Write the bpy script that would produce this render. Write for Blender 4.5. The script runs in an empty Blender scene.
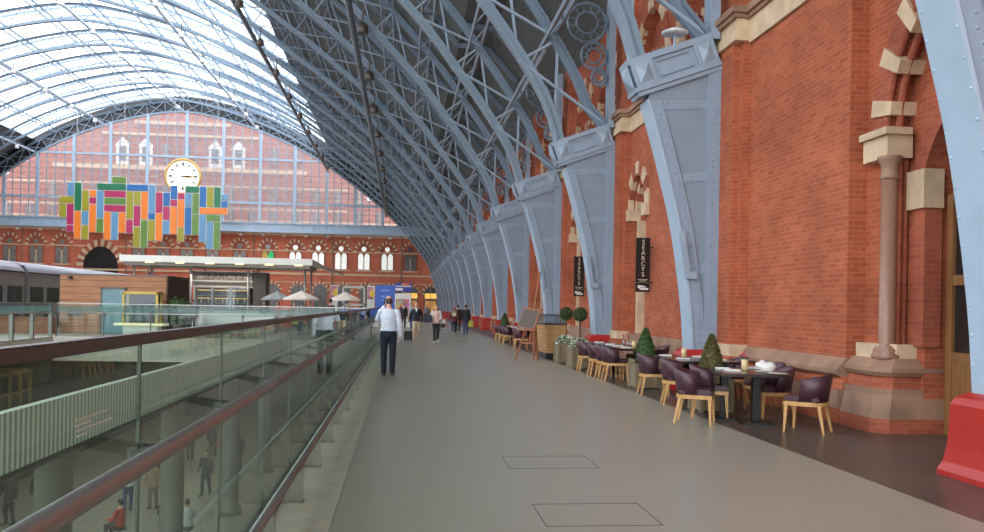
import bpy, bmesh, math, random
from mathutils import Vector, Matrix, noise as mnoise
random.seed(7)
SC = bpy.context.scene
COL = SC.collection
PI = math.pi
D = 8.42                                   # spacing of the arch ribs
NR = 16
def rib_y(k): return 8.0 + D * (k - 1)
XC = -34.5                                 # axis of the train shed
FAR = rib_y(NR)                            # 134.3

# ------------------------------------------------------------------ mesh helper
class MB:
    merge = True
    def __init__(s): s.v = []; s.f = []; s.sm = []
    def add(s, vs, fs, smooth=False):
        b = len(s.v); s.v += [tuple(p) for p in vs]
        for f in fs: s.f.append(tuple(i + b for i in f)); s.sm.append(smooth)
        return s
    def box(s, x0, x1, y0, y1, z0, z1):
        vs = [(x0,y0,z0),(x1,y0,z0),(x1,y1,z0),(x0,y1,z0),(x0,y0,z1),(x1,y0,z1),(x1,y1,z1),(x0,y1,z1)]
        return s.add(vs, [(0,3,2,1),(4,5,6,7),(0,1,5,4),(1,2,6,5),(2,3,7,6),(3,0,4,7)])
    def rbox(s, c, sz, rot=(0,0,0)):
        from mathutils import Euler
        R = Euler(rot).to_matrix(); c = Vector(c); hx, hy, hz = sz[0]/2, sz[1]/2, sz[2]/2
        vs = [c + R @ Vector(p) for p in [(-hx,-hy,-hz),(hx,-hy,-hz),(hx,hy,-hz),(-hx,hy,-hz),(-hx,-hy,hz),(hx,-hy,hz),(hx,hy,hz),(-hx,hy,hz)]]
        return s.add(vs, [(0,3,2,1),(4,5,6,7),(0,1,5,4),(1,2,6,5),(2,3,7,6),(3,0,4,7)])
    def bar(s, a, b, w, h, up=(0,0,1)):
        a = Vector(a); b = Vector(b); d = (b - a)
        if d.length < 1e-6: return s
        d.normalize(); u = Vector(up)
        if abs(d.dot(u)) > .98: u = Vector((0,1,0)) if abs(d.y) < .9 else Vector((1,0,0))
        r = d.cross(u).normalized(); u = r.cross(d).normalized()
        vs = []
        for p in (a, b):
            for i, j in ((-1,-1),(1,-1),(1,1),(-1,1)): vs.append(p + r*(i*w/2) + u*(j*h/2))
        return s.add(vs, [(0,1,2,3),(7,6,5,4),(0,4,5,1),(1,5,6,2),(2,6,7,3),(3,7,4,0)])
    def tube(s, path, r, n=8, smooth=True):
        path = [Vector(p) for p in path]; m = len(path)
        rs = r if isinstance(r, (list, tuple)) else [r]*m
        vs = []
        for i, p in enumerate(path):
            d = (path[min(i+1,m-1)] - path[max(i-1,0)]).normalized()
            u = Vector((0,0,1)) if abs(d.z) < .9 else Vector((0,1,0))
            a = d.cross(u).normalized(); b = a.cross(d).normalized()
            for k in range(n):
                t = 2*PI*k/n; vs.append(p + (a*math.cos(t) + b*math.sin(t))*rs[i])
        fs = []
        for i in range(m-1):
            for k in range(n):
                q = (k+1) % n; fs.append((i*n+k, i*n+q, (i+1)*n+q, (i+1)*n+k))
        s.add(vs, fs, smooth)
        s.add(vs[:n], [tuple(range(n))[::-1]]); s.add(vs[-n:], [tuple(range(n))])
        return s
    def lathe(s, prof, c=(0,0,0), n=20, smooth=True, sx=1, sy=1):
        vs = []; m = len(prof)
        for r, z in prof:
            for k in range(n):
                t = 2*PI*k/n; vs.append((c[0]+r*math.cos(t)*sx, c[1]+r*math.sin(t)*sy, c[2]+z))
        fs = [(i*n+k, i*n+(k+1)%n, (i+1)*n+(k+1)%n, (i+1)*n+k) for i in range(m-1) for k in range(n)]
        s.add(vs, fs, smooth)
        s.add(vs[:n], [tuple(range(n))[::-1]]); s.add(vs[-n:], [tuple(range(n))])
        return s
    def ball(s, c, r, n=12, m=8, smooth=True):
        rx, ry, rz = r if isinstance(r, (list, tuple)) else (r, r, r)
        vs = [(c[0], c[1], c[2]-rz)]
        for i in range(1, m):
            ph = -PI/2 + PI*i/m
            for k in range(n):
                t = 2*PI*k/n
                vs.append((c[0]+rx*math.cos(ph)*math.cos(t), c[1]+ry*math.cos(ph)*math.sin(t), c[2]+rz*math.sin(ph)))
        vs.append((c[0], c[1], c[2]+rz)); L = len(vs)-1
        fs = [(0, 1+(k+1)%n, 1+k) for k in range(n)]
        for i in range(m-2):
            for k in range(n):
                a = 1+i*n; q = (k+1) % n; fs.append((a+k, a+q, a+n+q, a+n+k))
        a = 1+(m-2)*n
        fs += [(L, a+k, a+(k+1)%n) for k in range(n)]
        return s.add(vs, fs, smooth)
    def extr(s, poly, fn, t0, t1, smooth=False):
        """poly: 2D outline; fn(a,b,t)->3D"""
        n = len(poly)
        vs = [fn(a,b,t0) for a,b in poly] + [fn(a,b,t1) for a,b in poly]
        s.add(vs, [tuple(range(n))[::-1], tuple(range(n,2*n))])
        s.add(vs, [(i,(i+1)%n,(i+1)%n+n,i+n) for i in range(n)], smooth)
        return s
    def loft(s, rings, smooth=True, caps=True):
        n = len(rings[0]); vs = [p for r in rings for p in r]
        fs = [(i*n+k, i*n+(k+1)%n, (i+1)*n+(k+1)%n, (i+1)*n+k) for i in range(len(rings)-1) for k in range(n)]
        s.add(vs, fs, smooth)
        if caps: s.add(rings[0], [tuple(range(n))[::-1]]); s.add(rings[-1], [tuple(range(n))])
        return s
    def quad(s, *p): return s.add(p, [tuple(range(len(p)))])
    def rivet(s, p, nrm, r=.021):
        p = Vector(p); n = Vector(nrm).normalized(); u = n.orthogonal().normalized(); w = n.cross(u)
        vs = [p + (u*math.cos(t) + w*math.sin(t))*r for t in [2*PI*k/6 for k in range(6)]]
        vs += [p + n*r*.6 + (u*math.cos(t) + w*math.sin(t))*r*.6 for t in [2*PI*k/6 for k in range(6)]]
        return s.add(vs, [(k,(k+1)%6,(k+1)%6+6,k+6) for k in range(6)] + [tuple(range(6,12))])
    def xf(s, M):
        s.v = [tuple(M @ Vector(p)) for p in s.v]; return s
    def mesh(s, name, mat, bevel=0):
        me = bpy.data.meshes.new(name)
        me.from_pydata(s.v, [], s.f); me.polygons.foreach_set('use_smooth', s.sm)
        b = bmesh.new(); b.from_mesh(me)
        if s.merge: bmesh.ops.remove_doubles(b, verts=b.verts, dist=1e-5)
        if bevel:
            es = [e for e in b.edges if len(e.link_faces) == 2 and e.calc_face_angle(0) > .6]
            bmesh.ops.bevel(b, geom=es, offset=bevel, segments=2, affect='EDGES', clamp_overlap=True)
        bmesh.ops.recalc_face_normals(b, faces=b.faces)
        b.to_mesh(me); b.free()
        if mat: me.materials.append(mat)
        return me
    def build(s, name, mat, parent=None, bevel=0, loc=None):
        o = bpy.data.objects.new(name, s.mesh(name, mat, bevel)); COL.objects.link(o)
        if parent: o.parent = parent
        if loc: o.location = loc
        return o

def tag(o, label, cat, group=None):
    o['label'] = label; o['category'] = cat
    if group: o['group'] = group
    return o
def thing(name, label, cat, loc=(0,0,0), rz=0, group=None):
    o = bpy.data.objects.new(name, None); COL.objects.link(o)
    o.empty_display_size = .2; o.location = loc; o.rotation_euler = (0,0,rz)
    return tag(o, label, cat, group)
def struct(name, mb, mat, bevel=0):
    mb.merge = False; o = mb.build(name, mat, bevel=bevel); o['kind'] = 'structure'; return o
def dup(root, loc, rz=None, label=None):
    r = root.copy(); COL.objects.link(r); r.location = loc
    if rz is not None: r.rotation_euler = (0,0,rz)
    if label: r['label'] = label
    for ch in list(root.children):
        c = ch.copy(); COL.objects.link(c); c.parent = r
        for g in list(ch.children):
            d = g.copy(); COL.objects.link(d); d.parent = c
    return r
ORD = ['first','second','third','fourth','fifth','sixth','seventh','eighth','ninth','tenth','eleventh','twelfth','thirteenth','fourteenth','fifteenth','sixteenth','seventeenth','eighteenth','nineteenth','twentieth']

# ------------------------------------------------------------------ materials
def srgb(r, g, b):
    f = lambda c: (c/255/12.92) if c/255 <= .04045 else ((c/255+.055)/1.055)**2.4
    return (f(r), f(g), f(b), 1)
def nodes(name):
    m = bpy.data.materials.new(name); m.use_nodes = True
    nt = m.node_tree; return m, nt, nt.nodes, nt.links, nt.nodes['Principled BSDF']
def mat(name, rgb, rough=.6, metal=0, var=.12, scale=6, bump=0, emit=0, spec=.5, detail=3):
    m, nt, N, L, B = nodes(name)
    tc = N.new('ShaderNodeTexCoord'); nz = N.new('ShaderNodeTexNoise')
    nz.inputs['Scale'].default_value = scale; nz.inputs['Detail'].default_value = detail
    L.new(tc.outputs['Object'], nz.inputs['Vector'])
    cr = N.new('ShaderNodeValToRGB'); c = srgb(*rgb)
    cr.color_ramp.elements[0].position = .3; cr.color_ramp.elements[1].position = .7
    cr.color_ramp.elements[0].color = tuple(x*(1-var) for x in c[:3])+(1,)
    cr.color_ramp.elements[1].color = tuple(min(1,x*(1+var)) for x in c[:3])+(1,)
    L.new(nz.outputs['Fac'], cr.inputs['Fac']); L.new(cr.outputs['Color'], B.inputs['Base Color'])
    B.inputs['Roughness'].default_value = rough; B.inputs['Metallic'].default_value = metal
    B.inputs['Specular IOR Level'].default_value = spec
    if bump:
        bp = N.new('ShaderNodeBump'); bp.inputs['Strength'].default_value = bump
        L.new(nz.outputs['Fac'], bp.inputs['Height']); L.new(bp.outputs['Normal'], B.inputs['Normal'])
    if emit:
        L.new(cr.outputs['Color'], B.inputs['Emission Color']); B.inputs['Emission Strength'].default_value = emit
    return m
def wallvec(N, L):
    """world position folded to (along wall, height)"""
    g = N.new('ShaderNodeNewGeometry'); p = N.new('ShaderNodeSeparateXYZ'); n = N.new('ShaderNodeSeparateXYZ')
    L.new(g.outputs['Position'], p.inputs[0]); L.new(g.outputs['True Normal'], n.inputs[0])
    ab = N.new('ShaderNodeMath'); ab.operation = 'ABSOLUTE'; L.new(n.outputs['X'], ab.inputs[0])
    gt = N.new('ShaderNodeMath'); gt.operation = 'GREATER_THAN'; gt.inputs[1].default_value = .7; L.new(ab.outputs[0], gt.inputs[0])
    mx = N.new('ShaderNodeMix'); mx.data_type = 'FLOAT'
    L.new(gt.outputs[0], mx.inputs[0]); L.new(p.outputs['X'], mx.inputs[2]); L.new(p.outputs['Y'], mx.inputs[3])
    cb = N.new('ShaderNodeCombineXYZ'); L.new(mx.outputs[0], cb.inputs[0]); L.new(p.outputs['Z'], cb.inputs[1])
    return cb.outputs[0], g.outputs['Position']
def brick_mat(name, c1, c2, mortar, var=.25):
    m, nt, N, L, B = nodes(name)
    v, pos = wallvec(N, L)
    bt = N.new('ShaderNodeTexBrick'); L.new(v, bt.inputs['Vector'])
    bt.inputs['Scale'].default_value = 1; bt.inputs['Brick Width'].default_value = .235; bt.inputs['Row Height'].default_value = .078
    bt.inputs['Mortar Size'].default_value = .007; bt.inputs['Mortar Smooth'].default_value = .3; bt.inputs['Bias'].default_value = -.1
    bt.inputs['Color1'].default_value = srgb(*c1); bt.inputs['Color2'].default_value = srgb(*c2); bt.inputs['Mortar'].default_value = srgb(*mortar)
    nz = N.new('ShaderNodeTexNoise'); nz.inputs['Scale'].default_value = .9; nz.inputs['Detail'].default_value = 5; L.new(pos, nz.inputs['Vector'])
    mr = N.new('ShaderNodeMapRange'); mr.inputs[1].default_value = .3; mr.inputs[2].default_value = .7; mr.inputs[3].default_value = 1-var; mr.inputs[4].default_value = 1+var*.6
    L.new(nz.outputs['Fac'], mr.inputs[0])
    mu = N.new('ShaderNodeVectorMath'); mu.operation = 'MULTIPLY'
    L.new(bt.outputs['Color'], mu.inputs[0]); L.new(mr.outputs[0], mu.inputs[1]); L.new(mu.outputs[0], B.inputs['Base Color'])
    B.inputs['Roughness'].default_value = .8; B.inputs['Specular IOR Level'].default_value = .25
    bp = N.new('ShaderNodeBump'); bp.inputs['Strength'].default_value = .35; bp.inputs['Distance'].default_value = .01
    iv = N.new('ShaderNodeMath'); iv.operation = 'SUBTRACT'; iv.inputs[0].default_value = 1; L.new(bt.outputs['Fac'], iv.inputs[1])
    L.new(iv.outputs[0], bp.inputs['Height']); L.new(bp.outputs['Normal'], B.inputs['Normal'])
    return m
def floor_mat(name, c1, c2, rough, tx, ty, joint, jw=.006, spec=.5):
    m, nt, N, L, B = nodes(name)
    g = N.new('ShaderNodeNewGeometry')
    bt = N.new('ShaderNodeTexBrick'); bt.offset = 0.5
    L.new(g.outputs['Position'], bt.inputs['Vector']); bt.inputs['Scale'].default_value = 1
    bt.inputs['Brick Width'].default_value = tx; bt.inputs['Row Height'].default_value = ty; bt.inputs['Mortar Size'].default_value = jw
    bt.inputs['Color1'].default_value = srgb(*c1); bt.inputs['Color2'].default_value = srgb(*c2); bt.inputs['Mortar'].default_value = srgb(*joint)
    nz = N.new('ShaderNodeTexNoise'); nz.inputs['Scale'].default_value = 3; nz.inputs['Detail'].default_value = 2
    n2 = N.new('ShaderNodeTexNoise'); n2.inputs['Scale'].default_value = 45; n2.inputs['Detail'].default_value = 2; L.new(g.outputs['Position'], n2.inputs['Vector'])
    ad = N.new('ShaderNodeMath'); ad.operation = 'ADD'; L.new(nz.outputs['Fac'], ad.inputs[0]); L.new(n2.outputs['Fac'], ad.inputs[1])
    mr = N.new('ShaderNodeMapRange'); mr.inputs[1].default_value = .7; mr.inputs[2].default_value = 1.3; mr.inputs[3].default_value = .9; mr.inputs[4].default_value = 1.09
    L.new(ad.outputs[0], mr.inputs[0])
    mu = N.new('ShaderNodeVectorMath'); mu.operation = 'MULTIPLY'; L.new(bt.outputs['Color'], mu.inputs[0]); L.new(mr.outputs[0], mu.inputs[1])
    L.new(mu.outputs[0], B.inputs['Base Color'])
    B.inputs['Specular IOR Level'].default_value = spec
    m2 = N.new('ShaderNodeMapRange'); m2.inputs[1].default_value = .3; m2.inputs[2].default_value = .7; m2.inputs[3].default_value = rough-.01; m2.inputs[4].default_value = rough+.03
    L.new(nz.outputs['Fac'], m2.inputs[0]); L.new(m2.outputs[0], B.inputs['Roughness'])
    return m
def wood_mat(name, c1, c2, axis='X', plank=0, rough=.55, scale=3):
    m, nt, N, L, B = nodes(name)
    tc = N.new('ShaderNodeTexCoord'); mp = N.new('ShaderNodeMapping'); L.new(tc.outputs['Object'], mp.inputs[0])
    sc = {'X':(.4,8,8),'Y':(8,.4,8),'Z':(8,8,.4)}[axis]; mp.inputs['Scale'].default_value = sc
    nz = N.new('ShaderNodeTexNoise'); nz.inputs['Scale'].default_value = scale; nz.inputs['Detail'].default_value = 5; L.new(mp.outputs[0], nz.inputs['Vector'])
    cr = N.new('ShaderNodeValToRGB'); cr.color_ramp.elements[0].color = srgb(*c1); cr.color_ramp.elements[1].color = srgb(*c2)
    cr.color_ramp.elements[0].position = .3; cr.color_ramp.elements[1].position = .72
    L.new(nz.outputs['Fac'], cr.inputs['Fac']); out = cr.outputs['Color']
    if plank:
        sp = N.new('ShaderNodeSeparateXYZ'); L.new(tc.outputs['Object'], sp.inputs[0])
        dv = N.new('ShaderNodeMath'); dv.operation = 'DIVIDE'; dv.inputs[1].default_value = plank; L.new(sp.outputs['Z'], dv.inputs[0])
        fr = N.new('ShaderNodeMath'); fr.operation = 'FRACT'; L.new(dv.outputs[0], fr.inputs[0])
        gt = N.new('ShaderNodeMath'); gt.operation = 'GREATER_THAN'; gt.inputs[1].default_value = .1; L.new(fr.outputs[0], gt.inputs[0])
        mr = N.new('ShaderNodeMapRange'); mr.inputs[3].default_value = .45; mr.inputs[4].default_value = 1; L.new(gt.outputs[0], mr.inputs[0])
        mu = N.new('ShaderNodeVectorMath'); mu.operation = 'MULTIPLY'; L.new(out, mu.inputs[0]); L.new(mr.outputs[0], mu.inputs[1]); out = mu.outputs[0]
    L.new(out, B.inputs['Base Color']); B.inputs['Roughness'].default_value = rough
    return m
def glass_mat(name, tint, haze=0, haze_col=(230,240,240), rough=.02, ior=1.45):
    """thin pane: fresnel mirror over a tinted see-through sheet, optional milky part"""
    m = bpy.data.materials.new(name); m.use_nodes = True; nt = m.node_tree; N = nt.nodes; L = nt.links
    N.clear(); out = N.new('ShaderNodeOutputMaterial')
    t = N.new('ShaderNodeBsdfTransparent'); t.inputs[0].default_value = srgb(*tint)
    g = N.new('ShaderNodeBsdfGlossy'); g.inputs['Roughness'].default_value = rough
    nz = N.new('ShaderNodeTexNoise'); nz.inputs['Scale'].default_value = 1.5
    mr = N.new('ShaderNodeMapRange'); mr.inputs[3].default_value = max(0, rough-.01); mr.inputs[4].default_value = rough+.01
    L.new(nz.outputs['Fac'], mr.inputs[0]); L.new(mr.outputs[0], g.inputs['Roughness'])
    # Schlick reflectance from either side of the sheet
    ge = N.new('ShaderNodeNewGeometry'); dt = N.new('ShaderNodeVectorMath'); dt.operation = 'DOT_PRODUCT'
    L.new(ge.outputs['Normal'], dt.inputs[0]); L.new(ge.outputs['Incoming'], dt.inputs[1])
    ma = lambda op, a, b: (lambda n: ([L.new(x, n.inputs[i]) if not isinstance(x, (int,float)) else setattr(n.inputs[i],'default_value',x) for i, x in enumerate((a,b)) if x is not None], n.outputs[0])[1])((lambda n: (setattr(n,'operation',op), n)[1])(N.new('ShaderNodeMath')))
    co = ma('ABSOLUTE', dt.outputs['Value'], None); p5 = ma('POWER', ma('SUBTRACT', 1.0, co), 6.0); f0 = ((ior-1)/(ior+1))**2
    fr_out = ma('ADD', f0, ma('MULTIPLY', p5, 1.0-f0))
    mx = N.new('ShaderNodeMixShader'); L.new(fr_out, mx.inputs[0])
    base = t.outputs[0]
    if haze:
        d = N.new('ShaderNodeBsdfDiffuse'); d.inputs[0].default_value = srgb(*haze_col)
        tr = N.new('ShaderNodeBsdfTranslucent'); tr.inputs[0].default_value = srgb(*haze_col)
        a = N.new('ShaderNodeMixShader'); a.inputs[0].default_value = .6; L.new(d.outputs[0], a.inputs[1]); L.new(tr.outputs[0], a.inputs[2])
        h = N.new('ShaderNodeMixShader'); h.inputs[0].default_value = haze; L.new(t.outputs[0], h.inputs[1]); L.new(a.outputs[0], h.inputs[2]); base = h.outputs[0]
    L.new(base, mx.inputs[1]); L.new(g.outputs[0], mx.inputs[2]); L.new(mx.outputs[0], out.inputs[0])
    return m
def glow(name, rgb, strength):
    return mat(name, rgb, .5, 0, .05, 5, 0, strength)

M = dict(
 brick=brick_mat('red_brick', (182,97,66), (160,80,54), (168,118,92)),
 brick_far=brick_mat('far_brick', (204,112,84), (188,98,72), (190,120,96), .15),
 brick_dark=brick_mat('dark_moulded_brick', (172,92,68), (152,78,58), (156,104,84)),
 hotel_brick=brick_mat('hotel_brick', (168,88,62), (152,76,54), (156,104,82), .12),
 stone=mat('pale_stone', (205,180,148), .8, 0, .16, 3, .15),
 stone_brown=mat('brown_stone', (152,118,96), .75, 0, .28, 2.2, .25),
 stone_dark=mat('weathered_stone', (128,104,84), .8, 0, .2, 3, .2),
 pink_stone=mat('polished_column_stone', (150,110,90), .4, 0, .12, 9),
 iron=mat('blue_iron', (144,160,176), .42, 0, .06, 4),
 iron_flange=mat('pale_blue_iron', (164,184,202), .38, 0, .05, 3),  # paler iron copy; skylight on the hall-facing flange put into the colour
 pier_web=mat('pier_web_shaded', (130,144,157), .45, 0, .05, 2), pier_strip=mat('pier_strip_lit', (138,155,172), .42, 0, .05, 4),  # same iron: recess shade put into the web colour, strips a lighter copy
 rib_chord=mat('rib_chord_paint', (126,145,160), .4, 0, .05, 3),
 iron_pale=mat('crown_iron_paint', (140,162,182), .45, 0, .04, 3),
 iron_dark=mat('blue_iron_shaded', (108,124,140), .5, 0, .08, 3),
 red=mat('red_plinth_paint', (172,42,34), .38, 0, .08, 5),
 timber=wood_mat('roof_boards', (82,92,98), (114,114,108), 'Y', 0, .8),
 slate=mat('roof_slate', (100,104,112), .7, 0, .15, 3),
 pipe=mat('roof_tube_paint', (92,100,108), .45, 0, .1, 2),
 pipe_light=mat('roof_tube_pale_paint', (190,208,224), .45, 0, .06, 2),
 lamp_brown=mat('floodlight_body', (96,86,78), .5, .3),
 lamp_white=mat('spotlight_body', (212,216,220), .45),
 floor=floor_mat('terrazzo', (150,146,132), (149,145,131), .28, 6.4, 6.4, (145,141,127), .008),
 slab_edge=mat('pale_concrete', (214,210,198), .7, 0, .1, 2),
 kerb=mat('kerb_stone', (166,158,144), .5, 0, .1, 5),
 strip=floor_mat('dark_slate_paving', (84,77,71), (76,70,65), .3, 1.2, .9, (46,42,40), .008),
 column_grey=mat('column_grey', (112,112,104), .5, 0, .08, 2),
 lower_floor=floor_mat('arcade_floor', (136,128,114), (130,122,110), .35, 1.2, 1.2, (124,116,104)),
 bronze=mat('bronze_rail', (76,68,61), .42, 0, .1, 5),
 polished=mat('polished_rail', (140,138,136), .28, .7, .05, 8),
 steel=mat('brushed_steel', (166,164,160), .3, .45, .1, 8),
 steel_dark=mat('dark_steel', (84,82,78), .4, .6),
 bracket=mat('galvanised_bracket', (132,132,124), .45, .5),
 balu_glass=glass_mat('balustrade_glass', (216,226,218), .02, (190,206,196), .012, 1.4),
 rail_glass=glass_mat('railing_glass', (234,242,240), .012, (190,214,212), .02, 1.35), band_glass=glass_mat('railing_band', (222,234,232), .2, (200,220,218), .03, 1.2),
 screen_glass=glass_mat('screen_glass', (224,222,222), .13, (236,242,248), .05, 1.3),
 roof_glass=glass_mat('roof_glass', (246,250,255), .16, (240,246,252), .1, 1.2),
 bar_glass=glass_mat('bar_glass', (220,230,235), .08, (210,220,225), .03),
 white=mat('white_paint', (226,224,216), .55, 0, .05, 3),
 canopy=mat('canopy_white', (232,230,220), .5, 0, .05, 1),
 canopy_under=mat('canopy_soffit', (150,142,130), .5, 0, .1, 1),
 cabin=wood_mat('cabin_boards', (146,98,66), (178,124,86), 'X', .32, .6),
 cabin_dark=wood_mat('cabin_side_boards', (62,48,40), (82,62,50), 'Y', .32, .7),
 teal=mat('teal_door', (104,138,146), .5),
 yellow=mat('yellow_frame', (206,172,72), .5),
 oak=wood_mat('light_oak', (180,132,78), (206,160,102), 'Z', 0, .45),
 oak_x=wood_mat('light_oak_boards', (168,120,70), (194,146,90), 'Y', .095, .5),
 easel=wood_mat('easel_wood', (132,78,48), (164,102,64), 'Z', 0, .5),
 leather=mat('aubergine_leather', (72,42,52), .42, 0, .12, 12, .05),
 table_top=mat('dark_table_top', (52,38,36), .2, 0, .15, 6),
 black=mat('black_metal', (28,27,28), .4, .2),
 napkin=mat('white_linen', (228,226,222), .85, 0, .04, 12),
 cup=mat('amber_glass', (214,190,140), .3, 0, .1, 8),
 leaf=mat('box_leaf', (58,84,38), .7, 0, .4, 40, .4),
 leaf_dark=mat('dark_leaf', (62,76,40), .7, 0, .35, 30, .4),
 bark=mat('bark', (84,66,50), .8),
 flower=mat('white_flowers', (216,218,200), .7, 0, .15, 40),
 pinkf=mat('pink_flower', (206,96,104), .6),
 planter=wood_mat('planter_wood', (112,98,76), (140,124,98), 'Z', 0, .7),
 sign_black=mat('sign_black', (30,27,26), .35),
 sign_cream=mat('sign_cream', (226,214,188), .6),
 blue=mat('blue_board', (38,84,168), .45, 0, .06, 2),
 blue_text=mat('blue_board_text', (120,160,214), .5),
 sign_blue=mat('sign_blue', (44,60,150), .5),
 orange=mat('sign_orange', (214,112,60), .5),
 parasol=mat('parasol_cloth', (222,206,192), .8, 0, .04, 3),
 parasol_grey=mat('parasol_grey_cloth', (150,152,148), .8, 0, .04, 3),
 train=mat('train_grey', (134,131,132), .4, .1),
 train_roof=mat('train_roof', (150,147,156), .4, .1),
 train_dark=mat('train_gap', (30,30,34), .5),
 train_win=mat('train_window', (44,54,56), .15, 0, .2, 1),
 window_white=glow('lit_window', (236,236,230), .35),
 window_dim=mat('dim_window', (124,122,116), .25, 0, .25, 1),
 window_dark=mat('dark_window', (40,38,38), .2, 0, .2, 1),
 yellow_lit=glow('yellow_lit_glass', (240,186,90), .5),
 hotel_window=mat('hotel_window', (84,86,92), .3, 0, .2, .6),
 dial=glow('clock_dial', (255,252,244), .5),
 gold=mat('gilded_rim', (206,166,96), .35, .5),
 black_mark=mat('dial_mark', (70,62,56), .6),
 door_wood=wood_mat('door_wood', (120,82,48), (152,108,66), 'Z', 0, .5),
 shop_dark=mat('shop_dark', (54,48,38), .5, 0, .3, 1),
 shop_glow=glow('shop_warm_strip', (120,98,58), .12),
 ribbed=None,
)
def ribbed_mat():
    m, nt, N, L, B = nodes('ribbed_white_glass')
    g = N.new('ShaderNodeNewGeometry'); sp = N.new('ShaderNodeSeparateXYZ'); L.new(g.outputs['Position'], sp.inputs[0])
    mu = N.new('ShaderNodeMath'); mu.operation = 'MULTIPLY'; mu.inputs[1].default_value = 2*PI/.16; L.new(sp.outputs['Y'], mu.inputs[0])
    si = N.new('ShaderNodeMath'); si.operation = 'SINE'; L.new(mu.outputs[0], si.inputs[0])
    cr = N.new('ShaderNodeValToRGB'); cr.color_ramp.elements[0].color = srgb(126,132,122); cr.color_ramp.elements[1].color = srgb(226,230,218)
    mr = N.new('ShaderNodeMapRange'); mr.inputs[1].default_value = -1; L.new(si.outputs[0], mr.inputs[0]); L.new(mr.outputs[0], cr.inputs['Fac'])
    L.new(cr.outputs['Color'], B.inputs['Base Color']); B.inputs['Roughness'].default_value = .4
    L.new(cr.outputs['Color'], B.inputs['Emission Color']); B.inputs['Emission Strength'].default_value = .16  # faint emission only brightens the fascia strip, it is no lamp
    return m
M['ribbed'] = ribbed_mat()

def text_mesh(body, size, depth, matl, name, parent, loc, rot, align='CENTER', label=None):
    c = bpy.data.curves.new(name, 'FONT'); c.body = body; c.size = size; c.extrude = depth; c.align_x = align; c.align_y = 'CENTER'
    c.resolution_u = 3
    t = bpy.data.objects.new('tmp', c); COL.objects.link(t)
    dg = bpy.context.evaluated_depsgraph_get(); me = bpy.data.meshes.new_from_object(t.evaluated_get(dg))
    bpy.data.objects.remove(t); bpy.data.curves.remove(c)
    me.materials.clear(); me.materials.append(matl)
    o = bpy.data.objects.new(name, me); COL.objects.link(o); o.parent = parent; o.location = loc; o.rotation_euler = rot
    return o

# ------------------------------------------------------------------ arch profile (X, Z)
HALF = [(5.8,.85),(5.72,1.8),(5.5,3.25),(5.22,4.4),(4.95,5.35),(4.6,6.4),(4.1,7.9),(3.05,9.55),(2.12,10.8),(.8,12.5),(-.9,14.35),
        (-3.1,16.55),(-6.6,19.45),(-8.2,20.6),(-12.5,23.6),(-17.3,26.3),(-23,28.65),(-29,30.35),(XC,31.1)]
def resample(pts, step):
    # Catmull-Rom through the points, then even arc length
    P = [Vector((p[0],p[1])) for p in pts]; P = [P[0]*2-P[1]] + P + [Vector((2*XC-P[-2].x, P[-2].y))]
    out = []
    for i in range(1, len(P)-2):
        for j in range(12):
            t = j/12; a,b,c,d = P[i-1],P[i],P[i+1],P[i+2]
            out.append(.5*((2*b)+(-a+c)*t+(2*a-5*b+4*c-d)*t*t+(-a+3*b-3*c+d)*t**3))
    out.append(P[-2])
    L = [0]
    for i in range(1,len(out)): L.append(L[-1]+(out[i]-out[i-1]).length)
    n = max(2, round(L[-1]/step)); res = []; k = 0
    for i in range(n+1):
        s = L[-1]*i/n
        while k < len(L)-2 and L[k+1] < s: k += 1
        t = (s-L[k])/max(1e-9, L[k+1]-L[k]); res.append(out[k].lerp(out[k+1], t))
    return res
def mirror(ps): return ps + [Vector((2*XC-p.x, p.y)) for p in reversed(ps[:-1])]
def normals(ps):
    ns = []
    for i in range(len(ps)):
        d = (ps[min(i+1,len(ps)-1)] - ps[max(i-1,0)]).normalized(); n = Vector((d.y, -d.x))
        ns.append(n)                        # d runs up the right side towards the crown: n points outwards
    return ns
LOW = [p for p in resample(HALF, .3)]
ARCH_H = [p for p in LOW if p.y > 6.55]
def arch_half(step):
    pts = [(p.x,p.y) for p in ARCH_H]; return resample(pts, step)
TRUSS = mirror(arch_half(2.7))
TN = normals(TRUSS)
def depth_at(z): return 1.35 + .55*min(1, max(0, (z-8)/20))
OUTER = [p + n*depth_at(p.y) for p, n in zip(TRUSS, TN)]

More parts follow.
